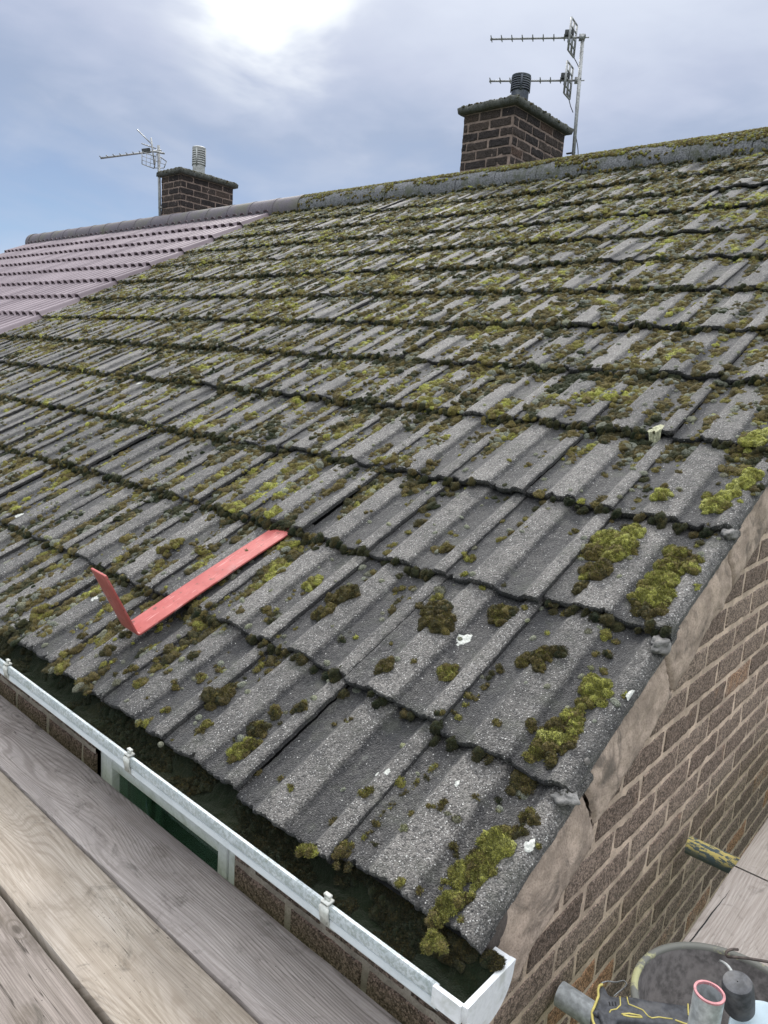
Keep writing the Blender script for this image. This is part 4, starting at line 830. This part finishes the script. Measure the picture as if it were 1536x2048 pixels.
line_part([(1205, 1969), (1199, 1971), (1196, 1980), (1197, 1992), (1190, 2010), (1184, 2024), (1185, 2040), (1192, 2058)], 'yellow_edge', .0022)
line_part([(1240, 1993), (1241, 2010), (1233, 2018), (1222, 2020), (1219, 2025)], 'trim_line'); line_part([(1254, 1994), (1257, 2008), (1272, 2014), (1286, 2020), (1296, 2032), (1304, 2036), (1318, 2034), (1330, 2036), (1345, 2038)], 'trim_line')
line_part([(1243, 2028), (1258, 2027), (1280, 2031), (1285, 2035), (1260, 2033), (1246, 2030)], 'trim_line', .0013); line_part([(1376, 2008), (1377, 2030), (1384, 2032), (1384, 2010)], 'battery_latch', .0014); line_part([(1350, 2040), (1372, 2048), (1386, 2046)], 'trim_line', .0014)
line_part([(1190, 2030), (1196, 2024), (1204, 2036), (1210, 2054)], 'side_grip', .0050, RUBBER, zt_+.003)
for i in range(3): line_part([(1218.5+i*6, 2004), (1220+i*6, 2011)], 'vent', .0011, UNDER, zt_+.0004)
# ------------------------------------------------------------------ aerials
def uv(v): v = np.array(v, float); return v/np.linalg.norm(v)
def yagi(root, mast_pt, tip_pt, nel, refl_h, refl_w, el, nm_, clamp=True, box_t=.86, refl_t=.90, cable=None):
    mb = MB(); mb.tube([mast_pt+(mast_pt-tip_pt)*.03, tip_pt], .010, 8); keep(mb.build('boom', ALU, None), root)
    d = uv(tip_pt-mast_pt); e = uv(np.cross(d, [0, 0, 1.])); up = np.cross(e, d)
    if up[2] < 0: up = -up
    for i in range(nel):
        t_ = 1-.012-i*(.80/max(1, nel-1)) if nel > 1 else .9; c = mast_pt+(tip_pt-mast_pt)*t_; L_ = el
        mb = MB(); mb.tube([c-e*L_+up*.004, c+e*L_+up*.004], .0055, 6); mb.box((-.008, -.008, -.012), (.008, .008, .012), M=np.c_[np.array([d, e, up]).T, c]); keep(mb.build('element', ALU, None, smooth=False), root)
    c = mast_pt+(tip_pt-mast_pt)*(1-box_t); mb = MB(); mb.box((-.045, -.03, 0), (.045, .03, .055), M=np.c_[np.array([d, e, up]).T, c+up*.012]); mb.box((-.02, -.01, -.045), (.012, .01, 0), M=np.c_[np.array([d, e, up]).T, c]); bevel(keep(mb.build('junction_box', DARKP, None, smooth=False), root), .006)
    c = mast_pt+(tip_pt-mast_pt)*(1-refl_t); mb = MB(); e0 = e; e = uv(e*math.cos(.32)+d*math.sin(.32)*(-1))
    for w_ in np.linspace(-refl_w, refl_w, 3): mb.tube([c+e*w_-up*refl_h, c+e*w_+up*refl_h], .011, 6)
    for h_ in np.linspace(-refl_h, refl_h, 5): mb.tube([c-e*refl_w+up*h_, c+e*refl_w+up*h_], .009, 6)
    e = e0; keep(mb.build('reflector', ALU, None), root)
    mb = MB(); mb.box((-.03, -.025, -.025), (.03, .025, .025), M=np.c_[np.array([d, e, up]).T, mast_pt]); mb.tube([mast_pt-e*.06-d*.03, mast_pt+e*.02-d*.03], .006, 6); mb.tube([mast_pt-d*.07, mast_pt+d*.02], .006, 6); keep(mb.build('clamp', ALU, None, smooth=False), root)
ym = B1[3]+.10
mb_ = on(1146, 335, 1, ym); mt_ = on(1166, 70, 1, ym); mt_ = np.array([mt_[0], mt_[1]+.0, mt_[2]])
a1 = empty('tv_aerial', tuple(mb_), 'tall mast with two stacked television aerials beside the right chimney', 'aerial', 'rooftop television aerials')
mb = MB(); mb.tube([mb_-np.array([0, 0, .2]), mt_], .0185, 14); keep(mb.build('mast', ALU, None), a1)
dm = (mb_-CP)@CF
def depth_pt(px, py, dep): return CP+ray(px, py)*dep
for (mx, my, tx, ty) in ((1164, 75, 981, 79), (1155, 161, 978, 169)):
    m_ = depth_pt(mx, my, (mt_-CP)@CF if my < 100 else ((mt_-CP)@CF+(mb_-CP)@CF)/2); tp = m_.copy(); r_ = ray(tx, ty)
    az = math.radians(-119); dv = np.array([math.sin(az), math.cos(az), 0.]); r_ = ray(tx, ty)
    pxx = lambda L_: 768+F*((m_+dv*L_-CP)@CR)/((m_+dv*L_-CP)@CF)
    Ls = np.linspace(.3, 2.5, 300); tp = m_+dv*Ls[np.argmin([abs(pxx(q)-tx) for q in Ls])]
    yagi(a1, m_, tp, 8, .150, .095, .075, 'y')
mb = MB(); pts = [depth_pt(x_, y_, dm) for x_, y_ in ((1142, 100), (1146, 112), (1156, 130), (1163, 150), (1160, 180), (1150, 210), (1152, 245), (1151, 270), (1157, 300), (1155, 330))]; pts = np.array(pts)
ti = np.linspace(0, 9, 60); wq = np.stack([np.interp(ti, range(10), pts[:, c_]) for c_ in range(3)], 1)
for _ in range(8): wq[1:-1] = (wq[:-2]+wq[1:-1]*2+wq[2:])/4
mb.tube(wq, .0045, 6); keep(mb.build('cable', DARKP, None), a1)
mb = MB(); pts = np.array([depth_pt(x_, y_, dm) for x_, y_ in ((1136, 180), (1137, 195), (1141, 212), (1146, 225))]); mb.tube(pts, .0045, 6); keep(mb.build('cable', DARKP, None), a1)
# bracket to the chimney
mb = MB(); c = on(1150, 305, 1, ym); mb.box((B1[1]-.01, ym-.012, c[2]-.006), (c[0], ym+.012, c[2]+.006)); keep(mb.build('wall_bracket', DARKP, None, smooth=False), a1)
ym = B2[2]-.02
b0_ = on(321, 440, 1, ym); t0_ = on(317, 291, 1, ym); dm2 = (t0_-CP)@CF
a2 = empty('tv_aerial', tuple(b0_), 'small television aerial with a mesh reflector on the mast at the left chimney', 'aerial', 'rooftop television aerials')
mb = MB(); mb.tube([b0_-np.array([0, 0, .2]), t0_], .020, 12); keep(mb.build('mast', ALU, None), a2)
mb = MB(); mb.tube([on(327, 440, 1, ym+.05), on(325, 350, 1, ym+.05)], .008, 8); keep(mb.build('cable', DARKP, None), a2)
m_ = depth_pt(314, 302, dm2); tp = depth_pt(201, 316.5, dm2*.99)
mb = MB(); mb.tube([m_+(m_-tp)*.08, tp], .013, 8); keep(mb.build('boom', ALU, None), a2)
d = uv(tp-m_); e = uv(np.cross(d, [0, 0, 1.])); up = np.cross(e, d); up = up if up[2] > 0 else -up
for i in range(7):
    c = m_+(tp-m_)*(.99-i*.115); mb = MB(); mb.tube([c-e*.11-up*.0, c+e*.11+up*.03], .007, 6); keep(mb.build('element', ALU, None), a2)
c = depth_pt(295, 306, dm2); mb = MB(); mb.box((-.05, -.03, 0), (.07, .03, .06), M=np.c_[np.array([d, e, up]).T, c]); bevel(keep(mb.build('junction_box', DARKP, None, smooth=False), a2), .006)
def grid_ref(c4, nu, nv, nm):
    c4 = [depth_pt(x_, y_, dm2*k) for x_, y_, k in c4]; mb = MB()
    for i in range(nu+1): t_ = i/nu; mb.tube([c4[0]+(c4[1]-c4[0])*t_, c4[3]+(c4[2]-c4[3])*t_], .007 if i in (0, nu) else .004, 6)
    for i in range(nv+1): t_ = i/nv; mb.tube([c4[0]+(c4[3]-c4[0])*t_, c4[1]+(c4[2]-c4[1])*t_], .007 if i in (0, nv) else .004, 6)
    keep(mb.build(nm, ALU, None), a2)
grid_ref([(284, 304, .985), (312, 313, .995), (308, 337, .995), (284, 328, .985)], 3, 3, 'reflector'); grid_ref([(313, 308, 1.), (333, 323, 1.012), (328, 336, 1.012), (309, 336, 1.)], 2, 2, 'reflector')
for nm, pts, r_ in (('dipole', [(274, 259), (305, 290)], .008), ('dipole', [(283, 287), (312, 297)], .008), ('stub', [(302, 276), (309, 330)], .012), ('clamp', [(308, 303), (329, 307)], .014)):
    mb = MB(); mb.tube([depth_pt(x_, y_, dm2*.995) for x_, y_ in pts], r_, 8); keep(mb.build(nm, ALU, None), a2)
mb = MB(); c = on(322, 415, 1, ym); mb.box((c[0]-.06, ym-.01, c[2]-.01), (B2[0]+.03, ym+.03, c[2]+.01)); keep(mb.build('wall_bracket', ALU, None, smooth=False), a2)
# scaffold uprights/ledger holding the left boards, below them
mb = MB(); mb.tube([(-3.6, -.30, ZB-.075), (.5, -.30, ZB-.075)], .0265, 20); tag(mb.build('scaffold_ledger', GALV, None), 'horizontal galvanised scaffold tube hidden below the left boards', 'scaffold tube')
print('verts', sum(len(o.data.vertices) for o in bpy.data.objects if o.type == 'MESH'))
